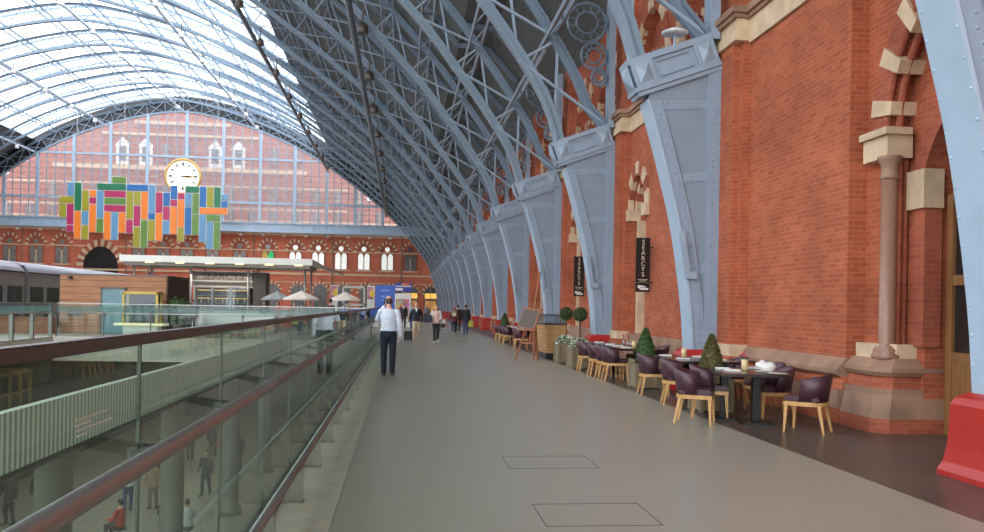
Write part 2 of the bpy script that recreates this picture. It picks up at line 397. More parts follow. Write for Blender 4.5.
# ------------------------------------------------------------------ ribs
def sweep_chord(mb, ps, ns, w, h, off=0):
    rings = []
    for p, n in zip(ps, ns):
        a = p + n*(off-h/2); b = p + n*(off+h/2)
        rings.append([(a.x,-w/2,a.y),(a.x,w/2,a.y),(b.x,w/2,b.y),(b.x,-w/2,b.y)])
    return mb.loft(rings, False)
FINE = mirror(arch_half(.7)); FN = normals(FINE)
FOUT = [p + n*depth_at(p.y) for p, n in zip(FINE, FN)]
FOUT[0] = Vector((6.1,7.25)); FOUT[-1] = Vector((2*XC-6.1,7.25))
OUTER[0] = Vector((6.1,7.25)); OUTER[-1] = Vector((2*XC-6.1,7.25))
PIER = [p for p in LOW if p.y <= 6.1]
PN = normals(PIER)
WX = 6.33
def both(fn):
    """the same parts on the right-hand and the left-hand side of the shed"""
    fn(lambda x: x); fn(lambda x: 2*XC - x)
def make_rib():
    root = thing('arch_rib', 'x', 'iron rib', (0, rib_y(1)-.37, 0), 0, 'blue iron arch ribs of the train shed roof')
    mb = MB(); sweep_chord(mb, FINE, FN, .4, .08, .04); sweep_chord(mb, FINE, FN, .16, .24, .18)
    for p, n in list(zip(FINE, FN))[::1]:
        if p.x > -4:
            for yy in (-.16,.16): mb.rivet((p.x-n.x*.0, yy, p.y-n.y*.0), (-n.x,0,-n.y))
    mb.build('lower_chord', M['rib_chord'], root)
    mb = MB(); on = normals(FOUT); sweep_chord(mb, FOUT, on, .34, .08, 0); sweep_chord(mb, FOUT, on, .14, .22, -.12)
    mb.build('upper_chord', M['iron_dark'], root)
    mb = MB()
    P3 = lambda v, y=0: (v.x, y, v.y)
    for i in range(len(TRUSS)-1):
        a, b, c, d = TRUSS[i], TRUSS[i+1], OUTER[i], OUTER[i+1]
        mb.bar(P3(a,.04), P3(d,.04), .07, .1, (0,1,0)); mb.bar(P3(c,-.04), P3(b,-.04), .07, .1, (0,1,0))
        if i: mb.bar(P3(a), P3(c), .07, .1, (0,1,0))
    mb.build('lattice_bracing', M['iron'], root)
    def side(X):
        # hall-facing flange of the pier
        mb = MB(); rings = []
        for p, n in zip(PIER, PN):
            a = p; b = p + n*.05
            rings.append([(X(a.x),-.265,a.y),(X(a.x),.265,a.y),(X(b.x),.265,b.y),(X(b.x),-.265,b.y)])
        mb.loft(rings, False)
        for i in range(0, len(PIER)-1):
            p, n = PIER[i], PN[i]
            for yy in (-.225,.225):
                mb.rivet((X(p.x), yy, p.y), (X(p.x-n.x)-X(p.x),0,-n.y))
        mb.build('pier_flange', M['iron_flange'], root)
        ms = MB(); mb = MB()
        out = [(p.x+.04, p.y) for p in PIER] + [(4.95,6.22),(WX,6.74),(WX,PIER[0].y)]
        mb.extr(out, lambda a,b,t: (X(a),t,b), -.19, .19)
        for sy in (-1,1):
            st = [(p.x+.05,p.y) for p in PIER] + [(p.x+.30,p.y) for p in reversed(PIER)]
            ms.extr([(min(a,WX),b) for a,b in st], lambda a,b,t: (X(a),t,b), sy*.18, sy*.235)
            ms.extr([(WX-.27,PIER[0].y),(WX,PIER[0].y),(WX,6.72),(WX-.27,6.62)], lambda a,b,t: (X(a),t,b), sy*.18, sy*.245)
            for i in range(0,len(PIER)-1):
                p = PIER[i]
                for q in (0,1):
                    z = p.y + q*.15; ms.rivet((X(p.x+.2-.01*q), sy*.235, z), (0,sy,0), .028)
                    ms.rivet((X(WX-.14), sy*.245, z), (0,sy,0), .028)
            for zb in (2.45,4.3,5.75):
                x0 = min(PIER, key=lambda p: abs(p.y-zb)).x + .3
                ms.extr([(x0,zb-.09),(WX-.25,zb-.03),(WX-.25,zb+.15),(x0,zb+.09)], lambda a,b,t: (X(a),t,b), sy*.18, sy*.205)
                x = x0+.05
                while x < WX-.3:
                    for dz in (-.04,.05): ms.rivet((X(x), sy*.205, zb+dz+(x-x0)*.05), (0,sy,0))
                    x += .1
        mb.build('pier_web', M['pier_web'], root); ms.build('riveted_strip', M['pier_strip'], root)
        # inclined springing block with pyramid bosses at both ends
        mb = MB(); ux, uz = math.cos(.352), math.sin(.352)
        def S(a, b): return (4.62 + a*ux - b*uz, 5.98 + a*uz + b*ux)   # local frame of the springing
        poly = lambda a0,a1,b0,b1: [S(a0,b0),S(a1,b0),S(a1,b1),S(a0,b1)]
        Ln = 1.82
        f = lambda a,b,t: (X(a),t,b)
        mb.extr(poly(0,Ln,.05,.62), f, -.24, .24)
        mb.extr(poly(-.06,Ln,.0,.09), f, -.31, .31); mb.extr(poly(-.04,Ln,.55,.68), f, -.30, .30)
        mb.extr(poly(-.02,Ln,-.09,0), f, -.27, .27)
        for sy in (-1,1):
            for a0,a1 in ((.0,.46),(Ln-.46,Ln-.02)):
                mb.extr(poly(a0,a1,.08,.58), f, sy*.2, sy*.31)
                q = [S(a0+.08,.14),S(a1-.08,.14),S(a1-.08,.52),S(a0+.08,.52)]; cx = sum(p[0] for p in q)/4; cz = sum(p[1] for p in q)/4
                mb.add([(X(p[0]), sy*.31, p[1]) for p in q] + [(X(cx), sy*.4, cz)], [(0,1,4),(1,2,4),(2,3,4),(3,0,4),(3,2,1,0)])
            mb.extr(poly(.56,Ln-.56,.16,.2), f, sy*.23, sy*.28); mb.extr(poly(.56,Ln-.56,.46,.5), f, sy*.23, sy*.28)
            a = .55
            while a < Ln-.5:
                p = S(a,.71); mb.rivet((X(p[0]), sy*.26, p[1]), (0,sy*.5,1)); a += .1
        q = [S(-.05,.08),S(-.05,.56)]
        mb.add([(X(q[0][0]),-.26,q[0][1]),(X(q[0][0]),.26,q[0][1]),(X(q[1][0]),.26,q[1][1]),(X(q[1][0]),-.26,q[1][1]),
                (X((q[0][0]+q[1][0])/2-.1),0,(q[0][1]+q[1][1])/2)], [(0,1,4),(1,2,4),(2,3,4),(3,0,4),(3,2,1,0)])
        mb.build('springing_block', M['iron'], root, .008)
        # post above the springing and the ring ornaments beside it
        mb = MB(); 
        for sy in (-.18,.18): mb.box(*sorted((X(6.12),X(6.3))), sy-.04, sy+.04, 7.15, 11.1)
        mb.box(*sorted((X(6.18),X(6.24))), -.2, .2, 7.15, 11.1)
        mb.build('spandrel_post', M['iron'], root)
        for cx, cz, r in ((5.45,10.35,.6),(5.68,9.35,.4),(5.86,8.7,.24)):
            mb = MB(); pts = lambda rr, dx=0, dz=0: [(X(cx+dx+rr*math.cos(2*PI*i/20)),0,cz+dz+rr*math.sin(2*PI*i/20)) for i in range(21)]
            mb.tube(pts(r), .045, 6); mb.tube(pts(r*.55), .03, 6)
            for q in range(6):
                t = q*PI/3; mb.tube(pts(r*.2, r*.76*math.cos(t), r*.76*math.sin(t)), .02, 5)
            mb.build('ring_ornament', M['iron_dark'], root)
        # painted foot
        mb = MB()
        def ring(x0, yh, z): return [(X(x0),-yh,z),(X(6.42),-yh,z),(X(6.42),yh,z),(X(x0),yh,z)]
        mb.loft([ring(5.53,.42,0),ring(5.53,.42,.06),ring(5.57,.385,.15),ring(5.6,.37,.3),ring(5.61,.36,.45),ring(5.62,.355,.74),ring(5.66,.33,.81),ring(5.76,.275,.86)], False)
        mb.build('red_foot', M['red'], root, .01)
        mb = MB()
        i0 = min(range(len(PIER)), key=lambda i: abs(PIER[i].y-2.35)); i1 = min(range(len(PIER)), key=lambda i: abs(PIER[i].y-3.35))
        for i in range(i0, i1): mb.bar((X(PIER[i].x+.04),-.30,PIER[i].y),(X(PIER[i+1].x+.04),-.30,PIER[i+1].y),.1,.12,(0,1,0))
        mb.rbox((X(PIER[i0].x+.1),-.3,PIER[i0].y),(.22,.12,.14))
        mb.build('cable_trunk', M['iron'], root, .006)
    both(side)
    return root
rib0 = make_rib()
for k in range(1, NR+1):
    lab = ['nearest blue iron arch rib with riveted pier and red foot, at right edge', None][0] if k == 1 else (
        'blue iron arch rib against the far gable screen, last of the row' if k == NR else
        f'{ORD[k-1]} blue iron arch rib from the camera, riveted pier on red foot')
    if k == 1: rib0['label'] = lab
    else: dup(rib0, (0, rib_y(k), 0), 0, lab)

# ------------------------------------------------------------------ roof: purlins, thin ribs, cladding, glazing
Y0, Y1 = -26.0, FAR + .6
def cross(z): return depth_at(z) + .75
SKIN_H = [Vector((6.95,11.0)), Vector((5.3,12.4)), Vector((3.9,13.9))] + [p + n*cross(p.y) for p, n in zip(FINE, FN) if p.x <= .9 and p.x >= XC]
SKIN = SKIN_H + [Vector((2*XC-p.x, p.y)) for p in reversed(SKIN_H[:-1])]
GL = 22.6                                  # half-width of the glazed crown
def is_glazed(p): return abs(p.x - XC) < GL
mb = MB(); mg = MB()
for a, b in zip(SKIN[:-1], SKIN[1:]):
    g = is_glazed((a+b)/2)
    (mg if g else mb).quad((a.x,Y0,a.y),(b.x,Y0,b.y),(b.x,Y1,b.y),(a.x,Y1,a.y))
ceil = struct('ceiling', mb, M['timber'])
glz = struct('ceiling_glazing', mg, M['roof_glass'])
# purlins: two rails with a zig-zag between, running the whole length
PUR = []
acc = 0
for i in range(1, len(FINE)):
    acc += (FINE[i]-FINE[i-1]).length
    if acc >= (4.6 if abs(FINE[i].x-XC) < GL else 2.6) and 7.5 < FINE[i].y: PUR.append(i); acc = 0
mbl = MB(); mbd = MB()
for i in PUR:
    p, n = FINE[i], FN[i]; d = depth_at(p.y)
    a = p + n*(d+.45); b = p + n*(d-.35)
    if p.x > 3: a = p + n*(d+.1); b = p + n*(d-.3)
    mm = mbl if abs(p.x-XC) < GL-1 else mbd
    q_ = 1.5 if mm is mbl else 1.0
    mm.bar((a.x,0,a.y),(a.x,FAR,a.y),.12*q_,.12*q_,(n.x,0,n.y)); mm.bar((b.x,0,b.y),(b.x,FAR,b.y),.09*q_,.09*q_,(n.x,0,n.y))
    for q in range(int(FAR/2.807)):
        y = q*2.807
        mm.bar((b.x,y,b.y),(a.x,y+1.4,a.y),.045*q_,.045*q_,(n.x,0,n.y)); mm.bar((a.x,y+1.4,a.y),(b.x,y+2.807,b.y),.045*q_,.045*q_,(n.x,0,n.y))
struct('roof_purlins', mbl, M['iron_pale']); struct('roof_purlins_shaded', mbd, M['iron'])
mb = MB(); md = MB(); OUTN = normals(SKIN)
for k in range(0, NR):
    for q in (1/3,2/3):
        y = rib_y(k) + D*q
        if y < 2: continue
        for i in range(1, len(SKIN)-1):
            a, b = SKIN[i], SKIN[i+1] if i+1 < len(SKIN) else SKIN[i]
            na = OUTN[i]
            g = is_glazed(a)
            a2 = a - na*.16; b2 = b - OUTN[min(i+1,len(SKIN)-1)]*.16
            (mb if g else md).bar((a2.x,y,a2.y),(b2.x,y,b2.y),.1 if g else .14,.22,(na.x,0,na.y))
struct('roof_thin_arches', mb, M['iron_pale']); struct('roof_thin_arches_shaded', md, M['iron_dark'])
# glazing bars
mb = MB()
for i in range(1, len(SKIN)-1):
    if is_glazed(SKIN[i]) and i % 3 == 0:
        p = SKIN[i]; mb.bar((p.x,Y0,p.y-.06),(p.x,Y1,p.y-.06),.04,.06)
for k in range(0, 38):
    y = Y0 + k*4.21
    if y > Y1 or y < 4: continue
    for a, b in zip(SKIN[:-1], SKIN[1:]):
        if is_glazed(a) and is_glazed(b): mb.bar((a.x,y,a.y-.03),(b.x,y,b.y-.03),.04,.05)
struct('ceiling_glazing_bars', mb, M['pipe_light'])
# longitudinal tubes below the ribs
TUBES = [(-2.7,15.6,'dark','dark tube running under the ribs, lowest on the shaded right slope'),
         (-11.9,22.4,'dark','dark tube along the edge between the glazed and the boarded roof'),
         (-22.4,28.0,'pale','pale tube under the glazed crown, first one left of the dark tubes'),
         (-33.6,30.5,'pale','pale tube under the ridge of the glazed crown above the clock'),
         (-45.2,28.1,'pale','pale tube under the glazed roof, between ridge and left slope'),
         (-55.8,23.9,'pale','pale tube at the left edge of the glazed roof, lowest at left')]
for x, z, kind, lab in TUBES:
    mb = MB(); mb.tube([(0,0,0),(0,FAR-2,0)], .15 if kind == 'dark' else .16, 10)
    for k in range(1, NR+1):
        y = rib_y(k)
        if y < FAR-2: mb.bar((0,y,0),(0,y,.35 if kind != 'dark' else .4), .06, .06)
    o = mb.build('roof_tube', M['pipe'] if kind == 'dark' else M['pipe_light']); o.location = (x,2,z)
    o.location.y = 0
    tag(o, lab, 'pipe', 'tubes running along the roof')
# floodlights fixed on the ribs beside the tubes
def flood(matl, sc, name):
    mb = MB(); mb.lathe([(.02,.1),(.11,.08),(.15,-.05),(.17,-.2),(.15,-.22)], (0,0,0), 12)
    mb.xf(Matrix.Scale(sc,4)); me = mb.mesh('housing', matl)
    b = MB(); b.bar((0,0,.08*sc),(0,0,.62*sc),.05*sc,.05*sc); b.bar((-.16*sc,0,0),(.16*sc,0,.0),.04*sc,.05*sc); me2 = b.mesh('yoke', M['lamp_brown'])
    return me, me2
fb = flood(M['lamp_brown'],1.7,'b'); fw = flood(M['lamp_white'],1.7,'w')
names = ['beside the lowest dark tube','on the edge of the glazed crown','first pale tube left of the dark tubes','by the ridge tube','by the tube left of the ridge','by the lowest tube at left']
for ti, (x, z, kind, _) in enumerate(TUBES):
    for k in range(2, NR):
        if ti >= 2 and k < 5 or (ti == 5 and k < 8) or (ti == 0 and k < 4): continue
        me, me2 = fb if kind == 'dark' else fw
        r = thing('floodlight', f'{"brown" if kind=="dark" else "white"} floodlight hung from the {ORD[k-1]} arch rib {names[ti]}', 'floodlight', (x+(.55 if kind=='dark' else .7), rib_y(k)-.62, z-.35 if kind=='dark' else z-.5), 0,
                  'floodlights hung along the roof tubes')
        for nm, m_ in (('housing',me),('yoke',me2)):
            o = bpy.data.objects.new(nm, m_); COL.objects.link(o); o.parent = r
r = thing('dish_lamp', 'pale round dish lamp above the springing block of the second rib', 'lamp', (5.35,16.2,7.15))
MB().lathe([(.02,.1),(.12,.09),(.26,.03),(.27,0),(.2,-.02)], (0,0,.05), 18).build('dish', M['lamp_white'], r)
MB().tube([(0,0,-.42),(0,0,.06)], .03, 8).build('stem', M['iron'], r)
#PART2
# ------------------------------------------------------------------ floors
mb = MB(); mb.box(-1.05,4.62,-26,FAR+1.2,-.3,0); mb.box(-15.1,-1.04,38.2,FAR+1.2,-.05,0); mb.box(-20.4,-15.1,-26,FAR+1.2,-.05,0)
struct('floor', mb, M['floor'])
mb = MB(); mb.box(4.62,7.9,-26,FAR+1.2,-.3,0.0); struct('floor_border', mb, M['strip'])
mb = MB(); mb.box(-1.06,-.5,-26,38.2,-.28,.004); struct('floor_kerb', mb, M['kerb'])
mb = MB()
mb.box(-15.1,-1.05,38.0,38.5,-1.05,-.052); mb.box(-15.1,-1.05,38.0,38.21,-.06,-.002); mb.box(-15.38,-15.08,-26,38.5,-.9,-.052); mb.box(-1.12,-.9,-26,38.2,-1.0,-.02)
mb.box(-20.4,-15.1,-26,FAR,-.9,-.05); mb.box(-15.1,-1.0,38.5,FAR,-.9,-.05)
struct('floor_slab_edge', mb, M['slab_edge'])
mb = MB(); mb.box(-77,-20.4,-26,FAR+1.2,-1.4,-1.1); struct('floor_trackbed', mb, M['stone_dark'])
mb = MB(); mb.box(-18,7,-20,115,-6.1,-5.8); struct('floor_lower', mb, M['lower_floor'])
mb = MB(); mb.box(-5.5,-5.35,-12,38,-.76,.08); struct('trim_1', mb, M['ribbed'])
mb = MB(); mb.box(-5.56,-5.33,-12,38,-.86,-.76); struct('trim_2', mb, M['steel_dark'])
# columns under the ribbed fascia
for k, y in enumerate((7.5,15,22.5,30,37.4)):
    mb = MB(); mb.lathe([(.42,-5.8),(.42,-5.6),(.3,-5.5),(.3,-1.2),(.38,-1.05),(.38,-.86)], (0,0,0), 16)
    o = mb.build('column', M['column_grey']); o.location = (-5.9,y,0); o['kind'] = 'structure'
    if k: pass
mb = MB(); mb.box(-6.35,-5.5,-12,38,-.86,-.74); struct('trim_3', mb, M['slab_edge'])
# walls of the void: warm lit shop fronts on the lower level
mb = MB(); mb.box(-15.9,-15.4,-20,56,-5.8,-.9); mb.box(-15.4,1.5,55.5,55.9,-5.8,-.9); struct('wall_lower', mb, M['shop_dark'])
for i in range(14):
    y = 36.5 - i*2.9
    mb = MB()
    for yy in (0,.9,1.8,2.7): mb.box(-15.4,-15.32,y-yy-.05,y-yy+.05,-3.6,-1.3)
    mb.box(-15.4,-15.3,y-2.75,y+.05,-1.42,-1.3); mb.box(-15.4,-15.3,y-2.75,y+.05,-2.2,-2.1)
    o = mb.build('window_frame', M['shop_glow']); o['kind'] = 'structure'
for i in range(5):
    x = -14.6 + i*1.65
    mb = MB()
    for xx in (0,.5,1.0,1.5): mb.box(x+xx-.04,x+xx+.04,55.4,55.5,-4.6,-1.25)
    mb.box(x,x+1.5,55.4,55.5,-1.6,-1.4); mb.box(x,x+1.5,55.4,55.5,-2.6,-2.5)
    o = mb.build('window_frame', M['shop_glow']); o['kind'] = 'structure'
mb = MB(); mb.box(1.5,1.8,-20,56,-5.8,-.3); struct('wall_under_walkway', mb, M['stone_dark'])

for i, (x0, x1, y0, y1) in enumerate(((1.11,2.02,6.17,6.88),(1.12,2.06,8.4,9.1))):
    mb = MB(); w_ = .008
    mb.box(x0,x1,y0,y0+w_,-.01,.002); mb.box(x0,x1,y1-w_,y1,-.01,.002); mb.box(x0,x0+w_,y0,y1,-.01,.002); mb.box(x1-w_,x1,y0,y1,-.01,.002)
    struct('floor_hatch', mb, M['steel_dark'])
# ------------------------------------------------------------------ right-hand wall
def arch_pts(cy, w, zs, n=10, k=1.25):
    """pointed arch outline from the near springing over the apex to the far one: (y,z)"""
    R = w*k*1.0 + w*.0; R = max(R, w); c = R - w; h = math.sqrt(R*R - c*c)
    th = math.atan2(h, c)
    # left arc centre (cy+c), right arc centre (cy-c)
    a = [(cy + c - R*math.cos(th*i/n), zs + R*math.sin(th*i/n)) for i in range(n+1)]
    b = [(cy - c + R*math.cos(th*i/n), zs + R*math.sin(th*i/n)) for i in range(n, -1, -1)]
    return a + b[1:]
FX = lambda a,b,t: (t,a,b)
def wall_arch(mb, y0, y1, z0, z1, cy, w, zs, x0, x1, k=1.25):
    if cy-w > y0: mb.box(x0,x1,y0,cy-w,z0,zs)
    if y1 > cy+w: mb.box(x0,x1,cy+w,y1,z0,zs)
    a = arch_pts(cy, w, zs, 10, k); m = len(a)//2
    mb.extr([(y0,zs)] + a[:m+1] + [(cy,z1),(y0,z1)], FX, x0, x1)
    mb.extr([(y1,zs),(y1,z1),(cy,z1)] + a[m:], FX, x0, x1)
def voussoirs(stone, bricks, cy, w, zs, x0, x1, t, k=1.25, n=15, first=True):
    a = arch_pts(cy, w, zs, n, k); b = arch_pts(cy, w+t, zs, n, (w*k+t)/(w+t)); m = len(a)-1
    for i in range(m):
        j = min(i, m-1-i); tgt = stone if (j % 3 == 1 if n == 13 else (j//2) % 2 == (0 if first else 1)) else bricks
        tgt.extr([a[i],a[i+1],b[i+1],b[i]], FX, x0, x1)
wall = MB(); st = MB(); vb = MB(); dk = MB(); sb = MB(); db = MB(); pil = MB()
for k in range(0, NR):
    ya, yb = rib_y(k), rib_y(k+1)          # near rib, far rib
    # pilaster beside each rib, with a stepped side
    pil.box(6.33,6.95,yb-.82,yb+.42,0,6.86); pil.box(6.47,6.95,yb-1.0,yb-.82,0,6.86)
    for z0,z1,e in ((6.86,7.05,.06),(7.05,7.3,.0),(7.3,7.38,.08),(7.38,7.5,.14)):
        (st if z1 < 7.35 else sb).box(6.33-e,6.95,yb-1.0-e,yb+.42+e,z0,z1)
    pil.box(6.5,6.95,yb-.82,yb+.42,7.5,11.4)
    for z0,z1,e in ((0,.2,.14),(.62,.78,.12)): pil.box(6.33-e,6.95,yb-1.0-e,yb+.42+e,z0,z1)
    sb.box(6.33-.13,6.95,yb-1.13,yb+.55,.2,.62); st.box(6.33-.06,6.95,yb-1.06,yb+.48,.78,1.0)
    # string course
    st.box(6.56,6.9,ya+.42,yb-1.0,6.82,7.28); sb.box(6.5,6.9,ya+.42,yb-1.0,7.28,7.36); sb.box(6.44,6.9,ya+.42,yb-1.0,7.36,7.5)
    if k == 1 or k == 0:
        cy, w, zs = ya+1.7, 1.55, 4.28
        wall.box(6.62,7.6,ya+3.78,yb-.9,0,6.85)                     # plain panel
        wall_arch(wall, ya-1.0, ya+3.8, 0, 6.85, cy, w, zs, 6.9, 7.2, 1.35)
        voussoirs(st, MB(), cy, w-.17, zs, 6.82, 7.2, .50, 1.35, 13); voussoirs(MB(), dk, cy, w, zs, 6.86, 7.0, .34, 1.35, 13)
        for rx, dw, rr in ((6.9,.02,.06),(7.0,-.12,.055)):
            ap = arch_pts(cy, w+dw, zs, 12, 1.35); dk.tube([(rx,ap[0][0],1.0)] + [(rx,a,b) for a,b in ap] + [(rx,ap[-1][0],1.0)], rr, 8)
        for rx, dw, rr in ((7.13,-.06,.055),):
            for s in (-1,1): dk.tube([(rx,cy+s*(w+dw),1.0),(rx,cy+s*(w+dw),zs)], rr, 8)
        # inner door arch in the back of the recess
        wall_arch(wall, ya-.1, ya+3.5, 0, 6.7, cy, 1.08, 3.3, 7.2, 7.6, 1.15)
        voussoirs(MB(), dk, cy, 1.08, 3.3, 7.13, 7.35, .26, 1.15, 11); voussoirs(dk, MB(), cy, 1.08, 3.3, 7.13, 7.35, .26, 1.15, 11)
        for s in (-1,1): st.box(7.1,7.4,*sorted((cy+s*1.0,cy+s*1.4)),3.12,3.66); dk.box(7.14,7.4,*sorted((cy+s*1.03,cy+s*1.3)),1.2,3.12)
        # jamb pier base with its splayed stones, both sides of the arch
        for s in (-1, 1):
            e = cy + s*w
            def oct(o, z): 
                q = [(7.5,-.44-o),(6.76-o,-.44-o),(6.58-o,-.26-o),(6.58-o,.44),(7.5,.44)]
                return [(x, e+s*yy, z) for x,yy in q]
            def lay(m_, o0, z0, o1, z1): m_.loft([oct(o0,z0),oct(o1,z1)], False)
            lay(dk,.1,0,.1,.2); lay(sb,.1,.2,.02,.52); lay(sb,.02,.52,.02,.6); lay(dk,-.03,.6,-.03,.78); lay(sb,.0,.78,.04,.84); lay(sb,.04,.84,.04,.9); lay(sb,.02,.9,-.1,1.02); lay(st,-.14,1.02,-.14,1.22)
            db.box(6.92,7.5,*sorted((e+s*-.02,e+s*.42)),1.0,zs)
            # impost
            st.box(6.76,7.14,*sorted((e-s*.22,e+s*.40)),zs-.42,zs-.1); st.box(6.70,7.1,*sorted((e-s*.28,e+s*.42)),zs-.1,zs)
        # wall foot
        sb.box(6.48,7,ya+3.75,yb-1.0,.22,.5); pil.box(6.5,7,ya+3.75,yb-1.0,0,.22); pil.box(6.55,7,ya+3.75,yb-1.0,.5,.7)
        poly = [(6.5,.7),(6.46,.74),(6.46,.8),(6.62,.98),(6.9,.98),(6.9,.7)]
        sb.extr(poly, lambda a,b,t: (a,t,b), ya+3.75, yb-1.0)
    else:
        cy, w, zs = yb-1.85, .78, 4.55
        wall.box(6.62,7.6,ya+.3,cy-w-.5,0,6.85)
        wall_arch(wall, cy-w-.5, yb-.9, 0, 6.85, cy, w, zs, 6.62, 6.95, 1.3)
        voussoirs(st, dk, cy, w-.02, zs, 6.56, 6.7, .34, 1.3, 9)
        wall_arch(dk, cy-w-.2, cy+w+.1, 0, 6.3, cy, w-.16, zs, 6.9, 7.2, 1.3)
        voussoirs(st, dk, cy, w-.18, zs, 6.75, 6.92, .2, 1.3, 9)
        for s in (-1,1):
            st.box(6.5,7.0,*sorted((cy+s*(w-.1),cy+s*(w+.28))),zs-.32,zs)
            st.box(6.8,7.1,*sorted((cy+s*(w-.22),cy+s*(w-.05))),.9,zs-.32)
        wall.box(7.2,7.6,cy-1.1,cy+1.1,0,6.3)
        sb.box(6.48,7,ya+.3,yb-1.0,.2,.5); pil.box(6.5,7,ya+.3,yb-1.0,0,.2); sb.box(6.54,7,ya+.3,yb-1.0,.5,.95)
    # upper storey with a pair of blind pointed arches
    for j in (0,1):
        u0 = ya+.42 + j*(D-.84)/2; u1 = u0 + (D-.84)/2; c = (u0+u1)/2
        wall_arch(wall, u0, u1, 7.5, 11.6, c, 1.35, 8.3, 6.8, 7.15, 1.35)
        voussoirs(st, dk, c, 1.35, 8.3, 6.74, 6.9, .32, 1.35, 9)
        dk.box(7.1,7.3,u0,u1,7.5,11.6)
        for s in (-.45,.45):
            voussoirs(st, dk, c+s*1.3, .42, 8.2, 6.98, 7.12, .16, 1.4, 7)
struct('wall_right', wall, M['brick']); struct('wall_right_pilasters', pil, M['brick']); struct('wall_right_pale_stone', st, M['stone'])
struct('wall_right_brown_stone', sb, M['stone_brown']); struct('wall_right_moulded_brick', dk, M['brick_dark']); struct('wall_right_jambs', db, M['brick_dark'])
mb = MB(); mb.box(7.6,7.9,-26,FAR,-.2,11.6); mb.box(7.0,7.9,-26,rib_y(0)+.4,0,11.6); struct('wall_right_backing', mb, M['brick'])
# polished shafts standing in the corner of the door recess
for s, lab in ((1,'tall brown stone shaft with moulded capital beside the timber door'),(-1,'brown stone shaft behind the nearest rib, near side of the door recess')):
    y = rib_y(1)+1.7 + s*1.43
    r = thing('stone_shaft', lab, 'column', (6.86,y,1.0), 0, 'shafts of the door recess')
    MB().lathe([(.2,0),(.2,.06),(.17,.1),(.18,.14),(.13,.2),(.115,.24),(.108,2.55)], n=20).build('shaft', M['pink_stone'], r)
    MB().lathe([(.108,0),(.13,.02),(.13,.05),(.112,.07),(.115,.2),(.16,.28),(.17,.33)], (0,0,2.55), 20).build('capital', M['stone_brown'], r)
# door in the recess
r = thing('door_1', 'x', 'door', (7.5,rib_y(1)+1.7,0)); del r['label']; del r['category']; r['kind'] = 'structure'
mb = MB()
for y in (-.98,-.03,.86): mb.box(-.06,.06,y,y+.12,0,3.3)
for z in (.02,1.0,2.05,3.2): mb.box(-.05,.05,-.9,.9,z,z+.14)
mb.box(-.04,.04,-.9,.9,.16,1.0)
mb.build('door_frame', M['door_wood'], r)
MB().box(-.01,.02,-.9,.9,1.0,3.3).build('door_glass', M['window_dark'], r)
for s in (-1,1): MB().tube([(-.1,s*.12,.95),(-.1,s*.12,1.25)], .015, 8).build('door_handle', M['steel'], r)
mb = MB(); mb.box(7.58,7.6,rib_y(1),rib_y(1)+3,3.2,4.6); struct('door_1_fanlight', mb, M['window_dark'])
# left-hand wall far outside the picture, closes the shed
mb = MB(); mb.box(-77.2,-75.6,-26,FAR,-1.1,11.6); struct('wall_left', mb, M['brick'])
# back end of the shed behind the camera
# ------------------------------------------------------------------ far gable: brick storey, girder, glazed screen
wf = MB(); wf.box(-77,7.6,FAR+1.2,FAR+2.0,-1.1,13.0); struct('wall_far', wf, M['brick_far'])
mb = MB()
for z0,z1,e in ((9.9,10.1,.06),(6.2,6.5,.12),(4.95,5.1,.05),(12.4,12.7,.1)): mb.box(-77,7.6,FAR+1.2-e,FAR+1.2,z0,z1)
struct('wall_far_bands', mb, M['stone'])
UP = [(-60.4,'dim'),(-56.5,'dim'),(-52.7,'dim'),(-41.2,'dim'),(-37.5,'dim'),(-33.9,'dim'),(-30,'dim'),(-25.76,'dim'),(-21.4,'colour'),(-17.1,'white'),(-13.5,'white'),(-9.9,'white'),(-6.26,'white'),(-2.5,'white'),(1.2,'dark')]
FY = FAR+1.2
FF = lambda a,b,t: (a,t,b)
def far_arch(mb, mb2, cx, w, zs, t, y0, y1, k=1.25, n=7):
    a = arch_pts(cx, w, zs, n, k); b = arch_pts(cx, w+t, zs, n, (w*k+t)/(w+t))
    for i in range(len(a)-1): (mb if i % 2 == 0 else mb2).extr([a[i],a[i+1],b[i+1],b[i]], FF, y0, y1)
def wlab(i, n, what): return f'{ORD[i]} {what}, counted from the left'
for i, (x, kind) in enumerate(UP):
    mt = {'dim':M['window_dim'],'white':M['window_white'],'dark':M['window_dark'],'colour':M['window_dim']}[kind]
    desc = {'dim':'dim pointed twin window in the far brick storey','white':'bright white pointed twin window in the far brick storey','dark':'dark pointed twin window in the far brick storey','colour':'pointed twin window with yellow and green panes in the far storey'}[kind]
    r = thing('arched_window', wlab(i, 15, desc.replace('the far','the far')), 'window', (x,FY,7.2), 0, 'pointed windows of the far brick storey')
    s1, s2 = MB(), MB(); far_arch(s1, s2, 0, 1.2, 2.8, .45, -.1, .02)
    s1.box(-1.25,1.25,-.14,.02,-.25,-.05)
    s1.build('stone_voussoirs', M['stone'], r); s2.build('brick_voussoirs', M['brick_dark'], r)
    mb = MB(); a = arch_pts(0, 1.18, 2.8, 7); mb.extr([(-1.18,0)] + a + [(1.18,0)], FF, -.03, .01); mb.build('recess', M['brick_dark'], r)
    for j, s in enumerate((-.5,.5)):
        mb = MB(); a = arch_pts(s, .4, 2.15, 5); mb.extr([(s-.4,.05)] + a + [(s+.4,.05)], FF, -.08, -.02)
        m2 = mt if kind != 'colour' else [M['yellow'],glow('green_pane',(40,190,110),.2)][j]
        mb.build('pane', m2, r)
    MB().box(-.09,.09,-.14,-.02,.05,2.0).build('mullion', M['stone'], r)
    mb = MB(); mb.extr([(.4*math.cos(2*PI*q/14), 3.35+.4*math.sin(2*PI*q/14)) for q in range(14)], FF, -.08, -.02); mb.build('roundel', mt, r)
